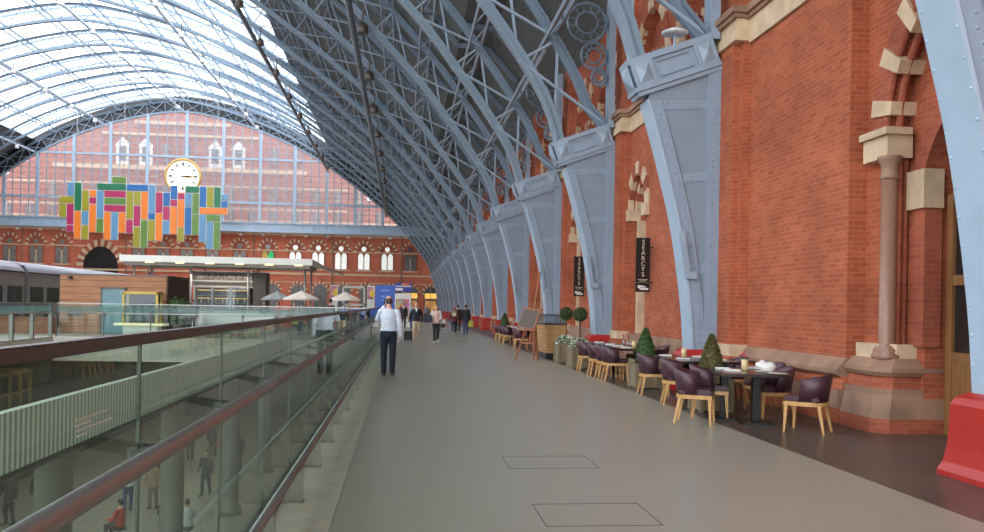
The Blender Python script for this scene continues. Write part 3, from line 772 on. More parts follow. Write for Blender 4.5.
GR = [(-30.5,'dark'),(-26.5,'dark'),(-20.6,'dark'),(-16.6,'dark'),(-13.1,'dark'),(-9.4,'dark'),(-5.8,'dark'),(-2.0,'dark'),(1.5,'lit'),(4.6,'lit')]
for i, (x, kind) in enumerate(GR):
    r = thing('arched_doorway', wlab(i, 10, ('yellow lit' if kind == 'lit' else 'dark') + ' arched opening at the foot of the far wall'), 'doorway', (x,FY,0), 0, 'arched openings at the foot of the far wall')
    s1, s2 = MB(), MB(); far_arch(s1, s2, 0, 1.1, 3.4, .45, -.1, .02)
    s1.build('stone_voussoirs', M['stone'], r); s2.build('brick_voussoirs', M['brick_dark'], r)
    mb = MB(); a = arch_pts(0, 1.08, 3.4, 7); mb.extr([(-1.08,0)] + a + [(1.08,0)], FF, -.05, .01); mb.build('pane', M['window_dark'] , r)
    mb = MB(); mb.box(-.06,.06,-.12,-.04,0,4.6); mb.box(-1.08,1.08,-.12,-.04,2.5,2.65); mb.build('window_bars', M['stone_dark'], r)
    if kind == 'lit':
        MB().box(-.95,.95,-.12,-.05,2.75,3.6).build('lit_transom', M['yellow_lit'], r); MB().box(-.9,.9,-.1,-.05,.2,2.4).build('lit_door', mat('warm_door_glass',(170,120,60),.3,0,.3,2,0,.4) if 'warm_door_glass' not in bpy.data.materials else bpy.data.materials['warm_door_glass'], r)
r = thing('great_archway', 'large dark pointed archway with striped stones at the left of the far wall', 'archway', (-46.9,FY,0))
s1, s2 = MB(), MB(); far_arch(s1, s2, 0, 2.6, 6.9, 1.0, -.15, .02, 1.25, 10); s1.build('stone_voussoirs', M['stone'], r); s2.build('brick_voussoirs', M['brick_dark'], r)
mb = MB(); a = arch_pts(0, 2.58, 6.9, 8); mb.extr([(-2.58,0)] + a + [(2.58,0)], FF, -.06, .01); mb.build('opening', M['window_dark'], r)
# rainwater pipes down the far wall
for i, x in enumerate((-58.5,-43.1,-23.6,-11.25,-.25)):
    o = MB().tube([(0,0,0),(0,0,12.8)], .1, 8).build('rain_pipe', M['stone_dark']); o.location = (x,FY-.15,0)
    tag(o, f'{ORD[i]} brown rainwater pipe from the left on the far brick wall', 'pipe', 'rainwater pipes on the far wall')
# girder carrying the screen
mb = MB(); mb.box(-76,6,FAR-.25,FAR+1.0,12.75,13.0); mb.box(-76,6,FAR-.05,FAR+.1,13.0,14.1); mb.box(-76,6,FAR-.25,FAR+.3,14.1,14.3)
x = -75
while x < 5: mb.box(x,x+.12,FAR-.2,FAR-.05,13.2,14.1); x += 1.84
struct('window_1_girder', mb, M['iron_flange'])
for i in range(19):
    x = -59 + i*3.35
    o = MB().lathe([(.05,.3),(.2,.22),(.3,0),(.28,-.1)], n=12).build('girder_lamp', M['white']); o.location = (x,FAR+.5,12.3)
    tag(o, f'{ORD[i] if i < 20 else i} small white lamp from the left under the girder of the glass screen', 'lamp', 'lamps under the screen girder')
    MB().tube([(0,0,.25),(0,0,.46)], .05, 6).build('stem', M['iron'], o)
VX = [-66.3,-60.8,-56.0,-50.7,-45.3,-39.8,-33.9,-28.3,-22.6,-17.25,-12.2,-7.7,-3.3,1.2]
def arch_z(x):
    x = x if x > XC else 2*XC - x
    for a, b in zip(FINE[:-1], FINE[1:]):
        if a.x >= x >= b.x: return a.y + (b.y-a.y)*(a.x-x)/max(1e-6,a.x-b.x)
    return 14.3
mb = MB()
for x in VX:
    zt = arch_z(x)
    if zt > 14.4: mb.box(x-.22,x+.22,FAR-.2,FAR+.2,14.2,zt+.3)
for z, h in ((24.2,.32),(17.3,.32)):
    xr = [p.x for p in FINE if p.y > z]; mb.box(min(xr)-.5,max(xr)+.5,FAR-.18,FAR+.18,z-h/2,z+h/2)
struct('window_1_frame', mb, M['iron_flange'])
mb = MB()
for a, b in zip(VX[:-1], VX[1:]):
    for q in range(1,4):
        x = a + (b-a)*q/4; zt = arch_z(x)
        if zt > 14.6: mb.box(x-.06,x+.06,FAR-.06,FAR+.06,14.2,zt+.2)
z = 15.0
while z < 31:
    xr = [p.x for p in FINE if p.y > z]
    if xr: mb.box(min(xr)-.4,max(xr)+.4,FAR-.03,FAR+.03,z-.03,z+.03)
    z += .85
struct('window_1_bars', mb, M['iron'])
mb = MB(); mb.extr([(p.x,p.y+.2) for p in FINE if p.y > 13.2] , FF, FAR+.07, FAR+.09); struct('window_1', mb, M['screen_glass'])
mb = MB()
inn = [p for p in FINE]; ou = [q for q in SKIN if q.y > 8]
mb.extr([(p.x,p.y+.35) for p in inn] + [(p.x,p.y) for p in reversed(SKIN)], FF, FAR+.25, FAR+.45); struct('wall_far_boards', mb, M['window_dark'])
# hotel facade behind the screen
HY = FAR+17
r = thing('hotel_building', 'red brick hotel with pointed windows and pale dormers seen through the glass screen', 'building', (XC,HY,0))
mb = MB(); 
for hx, hz in ((52,18.2),(36,20.2),(32,22.9),(29,25.2),(26,27.4),(23.5,28.9),(21.5,30),(18.5,31.5),(16,32.6),(13.5,33.6),(11,34.4),(8,35.2)): mb.box(-4.4-hx,-4.4+hx,(52-hx)*.01,8,0,hz)

mb.build('facade_wall', M['hotel_brick'], r)
mb = MB()
for z0,z1,e,hw in ((24.6,25.3,.5,21.6),(32.6,33.1,.4,8.1),(30.6,31.0,.4,13.6),(18.1,18.4,.15,29),(16.0,16.3,.1,50),(21.9,22.2,.12,29)): mb.box(-4.4-hw,-4.4+hw,-e,.6,z0,z1)
mb.build('stone_cornice', M['stone'], r)
mb = MB()
for hx, hz in ((52,18.2),(36,20.2),(32,22.9),(29,25.2),(26,27.4),(23.5,28.9),(21.5,30),(18.5,31.5),(16,32.6),(13.5,33.6),(11,34.4),(8,35.2)): mb.box(-4.6-hx,-4.2+hx,.6,8,hz,hz+.25)
mb.build('roof', M['slate'], r)
for x in (-14.5,-10.6,1.2,5.2):
    mb = MB(); mb.box(x-1.1,x+1.1,-.05,4,25.3,28.6); mb.extr([(x-1.4,28.6),(x+1.4,28.6),(x,30.2)], FF, -.1, 4); d = mb.build('dormer', M['white'], r)
    MB().box(x-.6,x+.6,-.12,-.04,26,28.6).build('pane', M['hotel_window'], d)
for x in (-15.5,6.8):
    mb = MB(); mb.box(x-.8,x+.8,1,2.6,25,32.2); mb.box(x-.95,x+.95,.85,2.75,31.7,32.2); mb.build('chimney', M['hotel_brick'], r)
i = 0
for z, h, w in ((14.6,2.9,.75),(18.9,2.4,.62),(26.2,2.3,.6)):
    x = -41
    while x < 41:
        if abs(x) + 1 > (50 if z < 15 else 29 if z < 20 else 17 if abs(x+4.4) < 4 or abs(x+4.4) > 12.5 else 0): x += 3.75; continue
        mb = MB(); a = arch_pts(x, w+.32, z+h, 5); mb.extr([(x-w-.32,z-.2)] + a + [(x+w+.32,z-.2)], FF, -.06, 0); f = mb.build('window_surround', M['brick_dark'], r)
        mb = MB(); a = arch_pts(x, w, z+h, 5); mb.extr([(x-w,z)] + a + [(x+w,z)], FF, -.14, -.05); mb.build('pane', M['hotel_window'], f)
        mb = MB(); mb.box(x-.06,x+.06,-.2,-.12,z,z+h+.6); mb.box(x-w,x+w,-.2,-.12,z+h*.5,z+h*.5+.1); mb.build('glazing_bar', M['stone'], f)
        x += 3.75
# brick spandrel parts above the end rib (outside of the arch) keep the sky out
# ------------------------------------------------------------------ clock
r = thing('station_clock', 'large round white clock with gilded rim hung before the glass screen', 'clock', (-33.7,131.6,20.75))
MB().extr([(2.62*math.cos(2*PI*i/48),2.62*math.sin(2*PI*i/48)) for i in range(48)], FF, -.1, .1).build('dial', M['dial'], r)
mb = MB(); n = 48
mb.loft([[((rr)*math.cos(2*PI*i/n), y, rr*math.sin(2*PI*i/n)) for i in range(n)] for rr,y in ((2.6,-.12),(2.66,-.28),(2.86,-.32),(3.0,-.2),(3.0,.2),(2.6,.2))], True, False); mb.build('rim', M['gold'], r)
for i in range(12):
    t = PI/2 - 2*PI*i/12; mb = MB(); mb.bar((1.75*math.cos(t),-.13,1.75*math.sin(t)),(2.3*math.cos(t),-.13,2.3*math.sin(t)),.26 if i%3 else .34,.04,(0,1,0)); mb.build('hour_mark', M['black_mark'], r)
mb = MB()
for i in range(60):
    t = 2*PI*i/60; mb.bar((2.4*math.cos(t),-.12,2.4*math.sin(t)),(2.5*math.cos(t),-.12,2.5*math.sin(t)),.05,.03,(0,1,0))
mb.build('minute_ring', M['black_mark'], r)
for ln, w, t in ((1.95,.16,-.03),(1.35,.24,-.09)):
    mb = MB(); dx, dz = math.cos(t), math.sin(t); q = lambda l, s: (l*dx - s*dz, -.2, l*dz + s*dx)
    vs = [q(-.35,w*.4),q(-.35,-w*.4),q(ln*.75,-w),q(ln,0),q(ln*.75,w)]; mb.add(vs + [(x,-.15,z) for x,_,z in vs], [(0,1,2,3,4),(9,8,7,6,5)] + [(i,(i+1)%5,(i+1)%5+5,i+5) for i in range(5)])
    mb.build('clock_hand', M['gold'], r)
mb = MB(); mb.bar((0,.1,2.9),(0,2.6,3.4),.1,.1); mb.bar((0,.1,2.9),(0,.1,9.2),.06,.06); mb.build('hanger', M['iron'], r)
r.scale = (.92,.92,.92)
# ------------------------------------------------------------------ hanging sheets of colour below the clock (own plain arrangement)
r = thing('hanging_artwork', 'hanging screen of brightly coloured interlocking bars before the clock', 'artwork', (-37.2,124.5,9.2))
CB = [(226,120,34),(30,98,160),(16,108,70),(168,38,86),(150,142,30),(92,128,50),(92,140,174)]
CM = [mat('colour_sheet_%s' % n, c, .35, 0, .04, 2, 0, .04) for n, c in zip(('orange','blue','green','pink','olive','leaf_green','sky'), CB)]
random.seed(11)
U = 1.02; GW, GH = 23, 10
grid = [[-1]*GW for _ in range(GH)]
prof_top = [7,9,9,8,8,9,9,10,10,9,9,9,9,8,8,9,8,9,9,9,9,9,8]; prof_bot = [4,2,1,1,2,2,1,1,2,2,0,0,1,1,2,2,1,2,2,1,0,0,5]
ok = lambda c, q: 0 <= c < GW and 0 <= q < GH and prof_bot[c] <= q < prof_top[c] and grid[q][c] < 0
pid = 0; edge = MB(); last = -1
for q in range(GH):
    for c in range(GW):
        if not ok(c, q): continue
        best = []
        for ln in (4,3,2):
            for horiz in (random.random() < .5, None):
                hz = horiz if horiz is not None else not best
                cells = [(c+i,q) if hz else (c,q+i) for i in range(ln)]
                if all(ok(*x) for x in cells): best.append((hz, ln))
        if not best: hz, ln = True, 1
        else: hz, ln = best[0] if random.random() < .75 else random.choice(best)
        ci = random.choice([i for i in range(7) if i != last]); last = ci
        for i in range(ln):
            a, b = (c+i,q) if hz else (c,q+i); grid[b][a] = ci
        x0 = (c-GW/2)*U; z0 = q*U; x1 = x0 + (ln if hz else 1)*U; z1 = z0 + (1 if hz else ln)*U
        MB().box(x0+.07,x1-.07,-.06,.06,z0+.07,z1-.07).build('colour_bar', CM[ci], r, .02)
        edge.box(x0+.0,x1-.0,.07,.1,z0,z1)
edge.build('backing', M['white'], r)
mb = MB()
for x in (-9.5,-3,4,10): mb.tube([(x,.2,8),(x,.2,22)], .03, 5)
mb.build('suspension_wire', M['steel'], r)
# ------------------------------------------------------------------ glass balustrade along the walkway
def balustrade():
    GX = -1.035
    r = thing('glass_balustrade', 'tall glass balustrade with bronze handrails along the left edge of the walkway', 'balustrade', (GX,0,0))
    n = 26; p0 = -1.1; step = 1.512
    MB().box(-.03,.03,p0-.02,38.2,1.475,1.52).build('cap_rail', M['bronze'], r, .008)
    MB().tube([(.205,p0,1.12),(.205,38.0,1.12)], .033, 16).build('handrail', M['polished'], r)
    MB().tube([(.215,p0,.32),(.215,37.8,.32)], .033, 16).build('kick_rail', M['polished'], r)
    MB().box(-.05,.05,p0,38.2,-.06,.05).build('glass_shoe', M['steel_dark'], r)
    for i in range(n):
        y = p0 + i*step
        MB().box(-.009,.009,y+.012,min(y+step-.012,38.18),.03,1.48).build('glass_panel', M['balu_glass'], r)
        MB().box(-.007,.007,y-.006,y+.006,.03,1.475).build('panel_joint', M['steel_dark'], r)
        mb = MB()
        for s in (-.055,.055):
            mb.rbox((.0,y+s,1.02),(.045,.028,.11)); mb.bar((.0,y+s,1.05),(.2,y+s,1.09),.025,.03)
        mb.build('clamp', M['steel_dark'], r, .005)
        # splayed foot plate carrying the kick rail
        mb = MB(); f = lambda a,b,t: (a,t,b)
        yy = y + .55
        mb.extr([(.06,.006),(.235,.006),(.25,.05),(.235,.31),(.195,.31)], f, yy-.012, yy+.012); mb.box(.05,.25,yy-.06,yy+.06,.004,.014)
        mb.build('foot_plate', M['bracket'], r)
    mb = MB()
    for z, y0, y1 in ((1.262,2.77,3.05),(1.245,2.77,2.9),(1.228,2.78,3.1),(1.21,2.78,2.86)): mb.box(.010,.0115,y0,y1,z-.0025,z+.0025)
    mb.build('etched_notice', M['white'], r)
    mb = MB(); mb.tube([(.0,38.0,1.1),(.205,38.0,1.1)], .03, 8); mb.tube([(.0,37.8,.32),(.215,37.8,.32)], .03, 8); mb.box(-.04,.04,38.12,38.2,0,1.5); mb.build('end_post', M['steel'], r)
balustrade()
def railing(name_lab, a, b, step, loc, solid_posts=False):
    """clear glass railing on slab edge between a and b (local x or y runs)"""
    a = Vector(a); b = Vector(b); L = (b-a).length; d = (b-a).normalized(); nrm = Vector((d.y,-d.x,0))
    r = thing('glass_railing', name_lab, 'railing', tuple(a))
    n = max(1, round(L/step)); st = L/n
    up = Vector((0,0,1))
    MB().bar(up*1.47, d*L+up*1.47, .05, .035).build('cap_rail', M['steel'], r)
    MB().tube([tuple(up*1.05+nrm*.09), tuple(d*L+up*1.05+nrm*.09)], .028, 10).build('handrail', M['steel'], r)
    mb = MB(); mb.bar(up*1.22, d*L+up*1.22, .006, .24); mb.build('manifestation_band', M['band_glass'], r)
    for i in range(n+1):
        p = d*(i*st); mb = MB()
        if solid_posts: mb.bar(p+up*0, p+up*1.08, .14, .14, (0,1,0)); 
        else: mb.bar(p-up*.55+nrm*.1, p+up*1.1+nrm*.1, .05, .05, (0,1,0)); mb.bar(p+nrm*.1+up*1.0,p+up*1.0,.12,.12)
        mb.build('post', M['bracket'] if solid_posts else M['steel_dark'], r)
        if i < n:
            c = p + d*(st/2); mb = MB(); mb.bar(p+d*.02+up*.74, p+d*(st-.02)+up*.74, .012, 1.44); mb.build('glass_panel', M['rail_glass'], r)
    return r
railing('glass railing across the far end of the void, in front of the timber cabin', (-15.0,38.2,0), (-1.12,38.2,0), 2.06, None)
railing('glass railing with broad grey posts along the platform at far left', (-15.2,18.0,0), (-15.2,38.0,0), 1.75, None, True)

# ------------------------------------------------------------------ dining chairs and tables
def make_chair():
    """faces +X, origin on the floor at its centre"""
    r = thing('dining_chair', 'x', 'chair', (0,0,0), 0, 'aubergine tub chairs of the restaurant')
    mb = MB()
    def outline(o, a0=-1.0):
        # U-shaped plan: open towards +X
        pts = [(.06,-.265-o)]
        for i in range(13):
            t = -PI/2 - PI*i/12; pts.append((-.03+ (.23+o)*math.cos(t)*1.0, (.26+o)*math.sin(t)*1.0))
        pts.append((.06,.265+o)); return pts
    oo, ii = outline(.0), outline(-.055)
    n = len(oo)
    def top(x, j):
        k = abs(j-(n-1)/2)/((n-1)/2); return .82 - .085*max(0,k-.15)/.85
    vs = []
    for j in range(n):
        for (p, z, fl) in ((oo[j], .44, 1.0), (oo[j], top(0,j)-.015, 1.10), (( (oo[j][0]+ii[j][0])/2,(oo[j][1]+ii[j][1])/2), top(0,j), 1.09), (ii[j], top(0,j)-.015, 1.08), (ii[j], .44, 1.0)):
            x, y = p; lean = (z-.44)*.16
            vs.append((x*(1 if z < .5 else 1.0) - lean*(1 if x < .05 else .5), y*(1+ (fl-1)*.6), z))
    fs = [(j*5+q, (j+1)*5+q, (j+1)*5+q+1, j*5+q+1) for j in range(n-1) for q in range(4)]
    fs += [(0,1,2,3,4), tuple((n-1)*5+q for q in (4,3,2,1,0))] + [(j*5+4,(j+1)*5+4,(j+1)*5,j*5) for j in range(n-1)]
    mb.add(vs, fs, True); mb.build('backrest', M['leather'], r)
    mb = MB(); mb.box(-.2,.27,-.245,.245,.42,.505); mb.build('seat', M['leather'], r, .025)
    mb = MB()
    pts = [(.27,-.25)] + [(-.03+.24*math.cos(-PI/2-PI*i/12), .26*math.sin(-PI/2-PI*i/12)) for i in range(13)] + [(.27,.25)]
    mb.extr(pts, lambda a,b,t: (a,b,t), .37, .425); mb.build('seat_frame', M['oak'], r)
    for x, y, dx, dy in ((.235,-.215,.02,-.015),(.235,.215,.02,.015),(-.19,-.17,-.075,-.04),(-.19,.17,-.075,.04)):
        mb = MB(); q = lambda cx, cy, h, z: [(cx-h,cy-h,z),(cx+h,cy-h,z),(cx+h,cy+h,z),(cx-h,cy+h,z)]
        mb.loft([q(x+dx,y+dy,.014,0), q(x,y,.024,.38)], False); mb.build('leg', M['oak'], r)
    return r
ch0 = make_chair()
used = [False]
def chair(x, y, deg, lab):
    if not used[0]:
        used[0] = True; ch0.location = (x,y,0); ch0.rotation_euler = (0,0,math.radians(deg)); ch0['label'] = lab; return ch0
    return dup(ch0, (x,y,0), math.radians(deg), lab)
chair(5.61,10.94,138,'aubergine tub chair standing free of the nearest table, by the stone wall foot')
chair(4.30,11.80,-27,'aubergine tub chair nearest the camera at the hall side of the nearest table')
chair(4.76,12.42,-18,'aubergine tub chair tucked behind the nearest chair, close to the cone bush')
chair(5.72,12.26,176,'aubergine tub chair on the wall side of the nearest table')
chair(5.95,13.05,185,'aubergine tub chair on the wall side, just past the nearest table')
chair(4.82,14.08,-12,'aubergine tub chair at near end of the second table, right of the green cone bush')
chair(4.82,15.52,-6,'aubergine tub chair beside the planter of the green cone bush')
chair(5.98,14.6,180,'aubergine tub chair on the wall side of the second table')
for y, lab in ((18.5,'near end chair of the row of four aubergine chairs at the long table'),(19.14,'second chair from the near end in the row of four at the long table'),(19.95,'third chair from the near end in the row of four at the long table'),(21.2,'far end chair of the row of four, next to the flower planter')):
    chair(4.84,y,-3,lab)
for y, lab in ((19.1,'wall side chair at the near half of the long table'),(20.6,'wall side chair at the far half of the long table')): chair(6.0,y,180,lab)
for i, y in enumerate((32.1,35.7,37.2,38.7)): chair(4.62,y,0,f'{ORD[i]} aubergine chair of the row beyond the easel')
def table(x, y, lx, ly, deg, lab, peds):
    r = thing('dining_table', lab, 'table', (x,y,0), math.radians(deg), 'dark restaurant tables')
    mb = MB(); mb.box(-lx/2,lx/2,-ly/2,ly/2,.715,.76); mb.build('tabletop', M['table_top'], r, .006)
    for px, py in peds:
        mb = MB(); mb.box(px-.055,px+.055,py-.055,py+.055,.03,.715); mb.build('pedestal', M['black'], r)
        mb = MB(); mb.box(px-.24,px+.24,py-.24,py+.24,0,.03); mb.build('foot_plate', M['black'], r); MB().box(px-.2,px+.2,py-.2,py+.2,.69,.715).build('top_bracket', M['black'], r)
    return r
table(5.12,11.9,1.0,1.25,-9,'dark table nearest the camera with crumpled white napkin and settings',((.12,-.1),(-.25,.3)))
table(5.38,14.85,1.05,1.85,-3,'dark table between the two cone bushes, set with folded napkins',((0,-.5),(0,.5)))
table(5.42,19.75,1.15,3.3,0,'long dark table with the row of four chairs, set with folded napkins',((0,-1.1),(0,1.1)))
table(5.02,35.4,.8,7.0,0,'long dark table beyond the easel and the wooden stand',((0,-2.6),(0,0),(0,2.6)))
def napkin(x, y, deg, lab, grp):
    o = MB().rbox((0,0,.013),(.21,.16,.024)).build('folded_napkin', M['napkin'], None, .005); o.location = (x,y,.762); o.rotation_euler = (0,0,math.radians(deg))
    return tag(o, lab, 'napkin', grp)
G1 = 'folded white napkins on the restaurant tables'
for i, (x, y) in enumerate(((4.86,12.15),(4.86,11.78),(5.40,12.35))):
    napkin(x, y, -9+i*4, ['folded white napkin on the nearest table, hall side far','folded white napkin on the nearest table, hall side near the camera','folded white napkin on the nearest table, wall side'][i], G1)
for i, (x, y) in enumerate(((5.05,15.5),(5.05,14.5),(5.6,15.2),(5.65,14.3))): napkin(x, y, 0, ['folded white napkin on the second table beside the far hall side chair','folded white napkin on the second table beside the near hall side chair','folded white napkin on the second table, wall side far','folded white napkin on the second table, wall side near'][i], G1)
for i, (x, y) in enumerate(((5.1,18.5),(5.1,19.2),(5.1,20.0),(5.1,21.1),(5.75,19.0),(5.75,20.4))): napkin(x, y, 0, f'{ORD[i]} folded white napkin from the near end of the long table' if i < 4 else ['folded white napkin on the wall side of the long table, near half','folded white napkin on the wall side of the long table, far half'][i-4], G1)
for i in range(4): napkin(4.9, 33+i*1.6, 0, f'{ORD[i]} folded white napkin on the table beyond the easel', G1)
# crumpled napkin on a plate
mb = MB(); mb.ball((0,0,.075),(.16,.13,.075),22,14)
mb.v = [(x+.03*mnoise.noise((x*14,y*14,z*14)), y+.03*mnoise.noise((y*14+5,z*14,x*14)), max(.012, z+.055*mnoise.noise((x*11,y*11+3,z*11)))) for x,y,z in mb.v]
o = mb.build('crumpled_napkin', M['napkin']); o.location = (5.30,11.62,.774); tag(o, 'crumpled white napkin lying on a plate on the nearest table', 'napkin')
o = MB().lathe([(.09,0),(.15,.012),(.155,.016),(.09,.01)], n=24).build('dinner_plate', M['white']); o.location = (5.30,11.62,.761); tag(o, 'white plate under the crumpled napkin on the nearest table', 'plate')
o = MB().lathe([(.09,0),(.14,.01),(.145,.014),(.09,.009)], n=24).build('dinner_plate', M['white']); o.location = (5.36,11.36,.761); o.rotation_euler = (0,0,.4); tag(o, 'white plate at the near edge of the nearest table', 'plate')
def cup(x, y, lab, h=.13):
    o = MB().lathe([(.034,0),(.045,.005),(.05,h),(.045,h),(.04,.02)], n=16).build('candle_holder', M['cup']); o.location = (x,y,.761); tag(o, lab, 'candle holder', 'amber candle holders on the tables')
cup(5.14,12.0,'amber candle holder on the nearest table beside the flower vase',.16); cup(5.38,14.15,'amber candle holder at the near end of the second table'); cup(5.35,15.3,'amber candle holder at the far end of the second table',.16); cup(5.4,18.9,'amber candle holder on the long table',.15); cup(5.05,33.2,'small lit candle holder on the table beyond the easel',.16)
def vase(x, y, lab):
    r = thing('flower_vase', lab, 'vase', (x,y,.761), 0, 'small vases with pink flowers')
    MB().lathe([(.03,0),(.035,.05),(.018,.1),(.022,.12)], n=14).build('vase', M['steel'], r)
    mb = MB()
    for k in range(3): mb.tube([(0,0,.1),(.02*math.cos(k*2.1),.02*math.sin(k*2.1),.2+.02*k)], .004, 5)
    mb.build('stem', M['leaf'], r)
    for k in range(3): MB().ball((.02*math.cos(k*2.1),.02*math.sin(k*2.1),.21+.02*k),.024,8,6).build('bloom', M['pinkf'], r)
vase(5.18,12.16,'small vase with a pink flower on the nearest table'); vase(5.45,19.6,'small vase with pink flowers at the middle of the long table'); vase(5.5,20.2,'small vase with pink flowers at the far half of the long table')

# ------------------------------------------------------------------ planters
def leafy(mb, base, sc, n, seed, r=.03):
    """many small leaves on a surface given by base(): (point, normal)"""
    rnd = random.Random(seed)
    for i in range(n):
        p, nn = base(rnd); p = Vector(p); nn = Vector(nn).normalized()
        u = nn.orthogonal().normalized(); t = rnd.random()*2*PI; v = nn.cross(u); d = (u*math.cos(t)+v*math.sin(t)); w = nn.cross(d)
        q = r*(.7+.6*rnd.random()); tip = p + d*q + nn*q*.8
        mb.add([p - w*q*.35, p + d*q*.5 - w*q*.0 + nn*q*.2 + w*q*.35, tip, p + d*q*.4 - w*q*.35 + nn*q*.5], [(0,1,2,3)])
def cone_bush(x, y, h, rb, lab, seed, leafm, boxh=.6):
    r = thing('cone_bush', lab, 'potted bush', (x,y,0), 0, 'clipped bushes in wooden planters')
    mb = MB(); mb.box(-.26,.26,-.26,.26,.02,boxh); mb.box(-.29,.29,-.29,.29,boxh-.06,boxh)
    for sx in (-.25,.25):
        for sy in (-.25,.25): mb.box(sx-.04,sx+.04,sy-.04,sy+.04,0,boxh+.01)
    mb.build('planter_box', M['planter'], r, .006)
    prof = [(.5,0),(.95,.08),(1.0,.2),(.86,.42),(.6,.66),(.3,.87),(.06,1.0)]
    mb = MB(); mb.lathe([(rb*a*.93, boxh-.02+h*b) for a,b in prof], n=18)
    def base(rnd):
        t = rnd.random()**.8; a = 2*PI*rnd.random(); k = t*(len(prof)-1); i = min(int(k),len(prof)-2); f = k-i
        rr = rb*(prof[i][0]*(1-f)+prof[i+1][0]*f); z = boxh-.02+h*(prof[i][1]*(1-f)+prof[i+1][1]*f)
        return (rr*math.cos(a)*.95, rr*math.sin(a)*.95, z), (math.cos(a),math.sin(a),.5)
    leafy(mb, base, 1, 1500, seed, .032); mb.build('foliage', leafm, r)
LO = mat('bronzed_leaf', (88,84,42), .7, 0, .4, 40, .4)
cone_bush(5.10,13.25,.66,.19,'clipped cone bush with brownish green leaves between the nearest chairs and second table',1,LO)
cone_bush(5.1,16.98,.66,.2,'clipped green cone bush in wooden planter at the end of the long table',2,M['leaf'])
cone_bush(5.05,40.6,.75,.25,'small clipped cone bush at the end of the table beyond the easel',3,M['leaf_dark'])
def ball_tree(x, y, lab, seed):
    r = thing('ball_topiary', lab, 'potted tree', (x,y,0), 0, 'ball topiaries in flower planters')
    mb = MB(); mb.box(-.27,.27,-.35,.35,.02,.6)
    for sx in (-.26,.26):
        for sy in (-.34,.34): mb.box(sx-.045,sx+.045,sy-.045,sy+.045,0,.62)
    mb.build('planter_box', M['planter'], r, .006)
    MB().tube([(0,0,.58),(.01,0,.95),(0,0,1.35)], .022, 8).build('trunk', M['bark'], r)
    mb = MB(); mb.ball((0,0,1.48),.175,18,12)
    def base(rnd):
        z = 2*rnd.random()-1; a = 2*PI*rnd.random(); q = math.sqrt(1-z*z); n = (q*math.cos(a),q*math.sin(a),z)
        return (n[0]*.18,n[1]*.18,1.48+n[2]*.18), n
    leafy(mb, base, 1, 1300, seed, .03); mb.build('crown', M['leaf_dark'], r)
    mb = MB(); mb.ball((0,0,.6),(.27,.34,.16),14,8)
    def b2(rnd):
        z = rnd.random(); a = 2*PI*rnd.random(); q = math.sqrt(1-z*z); return (q*math.cos(a)*.28,q*math.sin(a)*.36,.6+z*.2), (q*math.cos(a),q*math.sin(a),z)
    leafy(mb, b2, 1, 700, seed+5, .045); mb.build('trailing_leaves', M['leaf'], r)
    mb = MB(); leafy(mb, b2, 1, 420, seed+9, .05); mb.build('white_blooms', M['flower'], r)
ball_tree(4.95,24.75,'clipped ball topiary with white flowers beside the wooden stand',21)
ball_tree(4.86,22.35,'clipped ball topiary with white flowers beside the row of four chairs',22)

# ------------------------------------------------------------------ host stand and easel
r = thing('host_stand', 'light wooden host stand with dark base and glass top beside the easel', 'stand', (4.88,27.0,0))
MB().box(-.30,.30,-.88,.88,0,.2).build('plinth', M['black'], r)
mb = MB(); mb.box(-.32,.32,-.92,.92,.2,1.1)
mb.build('body', M['oak_x'], r, .01)
mb = MB()
for y in (-.93,): 
    for x in (-.3,0,.3): mb.box(x-.025,x+.025,y-.015,y+.02,.2,1.1)
    for z in (.22,.62,.86,1.06): mb.box(-.32,.32,y-.012,y+.02,z,z+.03)
mb.build('drawer_frames', M['oak'], r)
MB().box(-.34,.34,-.95,.95,1.1,1.14).build('counter', M['black'], r)
mb = MB()
for x in (-.33,.33):
    for y in (-.94,0,.94): mb.box(x-.012,x+.012,y-.012,y+.012,1.14,1.42)
mb.box(-.34,.34,-.95,-.93,1.40,1.42); mb.box(-.34,.34,.93,.95,1.40,1.42); mb.box(-.34,-.32,-.95,.95,1.40,1.42); mb.box(.32,.34,-.95,.95,1.40,1.42)
mb.build('glass_frame', M['black'], r)
mb = MB(); mb.box(-.33,-.322,-.93,.93,1.14,1.4); mb.box(.322,.33,-.93,.93,1.14,1.4); mb.box(-.32,.32,-.94,-.932,1.14,1.4); mb.build('glass_guard', M['bar_glass'], r)
r = thing('easel', 'tall wooden easel holding a dark menu board on the walkway', 'easel', (3.95,25.5,0), math.radians(-38))
for a, b in (((-.36,-.22,0),(.06,.1,1.75)),((.30,-.22,0),(.02,.1,1.75)),((.13,.32,0),(.06,.14,1.75))):
    MB().bar(a, b, .05, .05).build('leg', M['easel'], r)
MB().bar((.0,.0,.5),(.26,.12,2.75),.06,.04).build('mast', M['easel'], r)
MB().bar((-.27,-.14,.55),(.23,-.14,.55),.04,.05).build('crossbar', M['easel'], r)
mb = MB(); mb.bar((-.33,-.17,.95),(.33,-.17,.95),.07,.05); mb.build('ledge', M['easel'], r)
mb = MB(); mb.rbox((.02,-.06,1.30),(.56,.035,.62),(-.42,.12,0)); bd = mb.build('menu_board', mat('menu_board_sheet',(80,64,52),.5), r)
mb = MB()
for z, h in ((1.58,.05),(1.02,.05)): mb.rbox((.02+(z-1.3)*.12,-.06-(z-1.3)*-.42,z),(.62,.05,h),(-.42,.12,0))
for x in (-.27,.31): mb.rbox((x,-.06,1.30),(.045,.05,.66),(-.42,.12,0))
mb.build('board_frame', M['easel'], r)

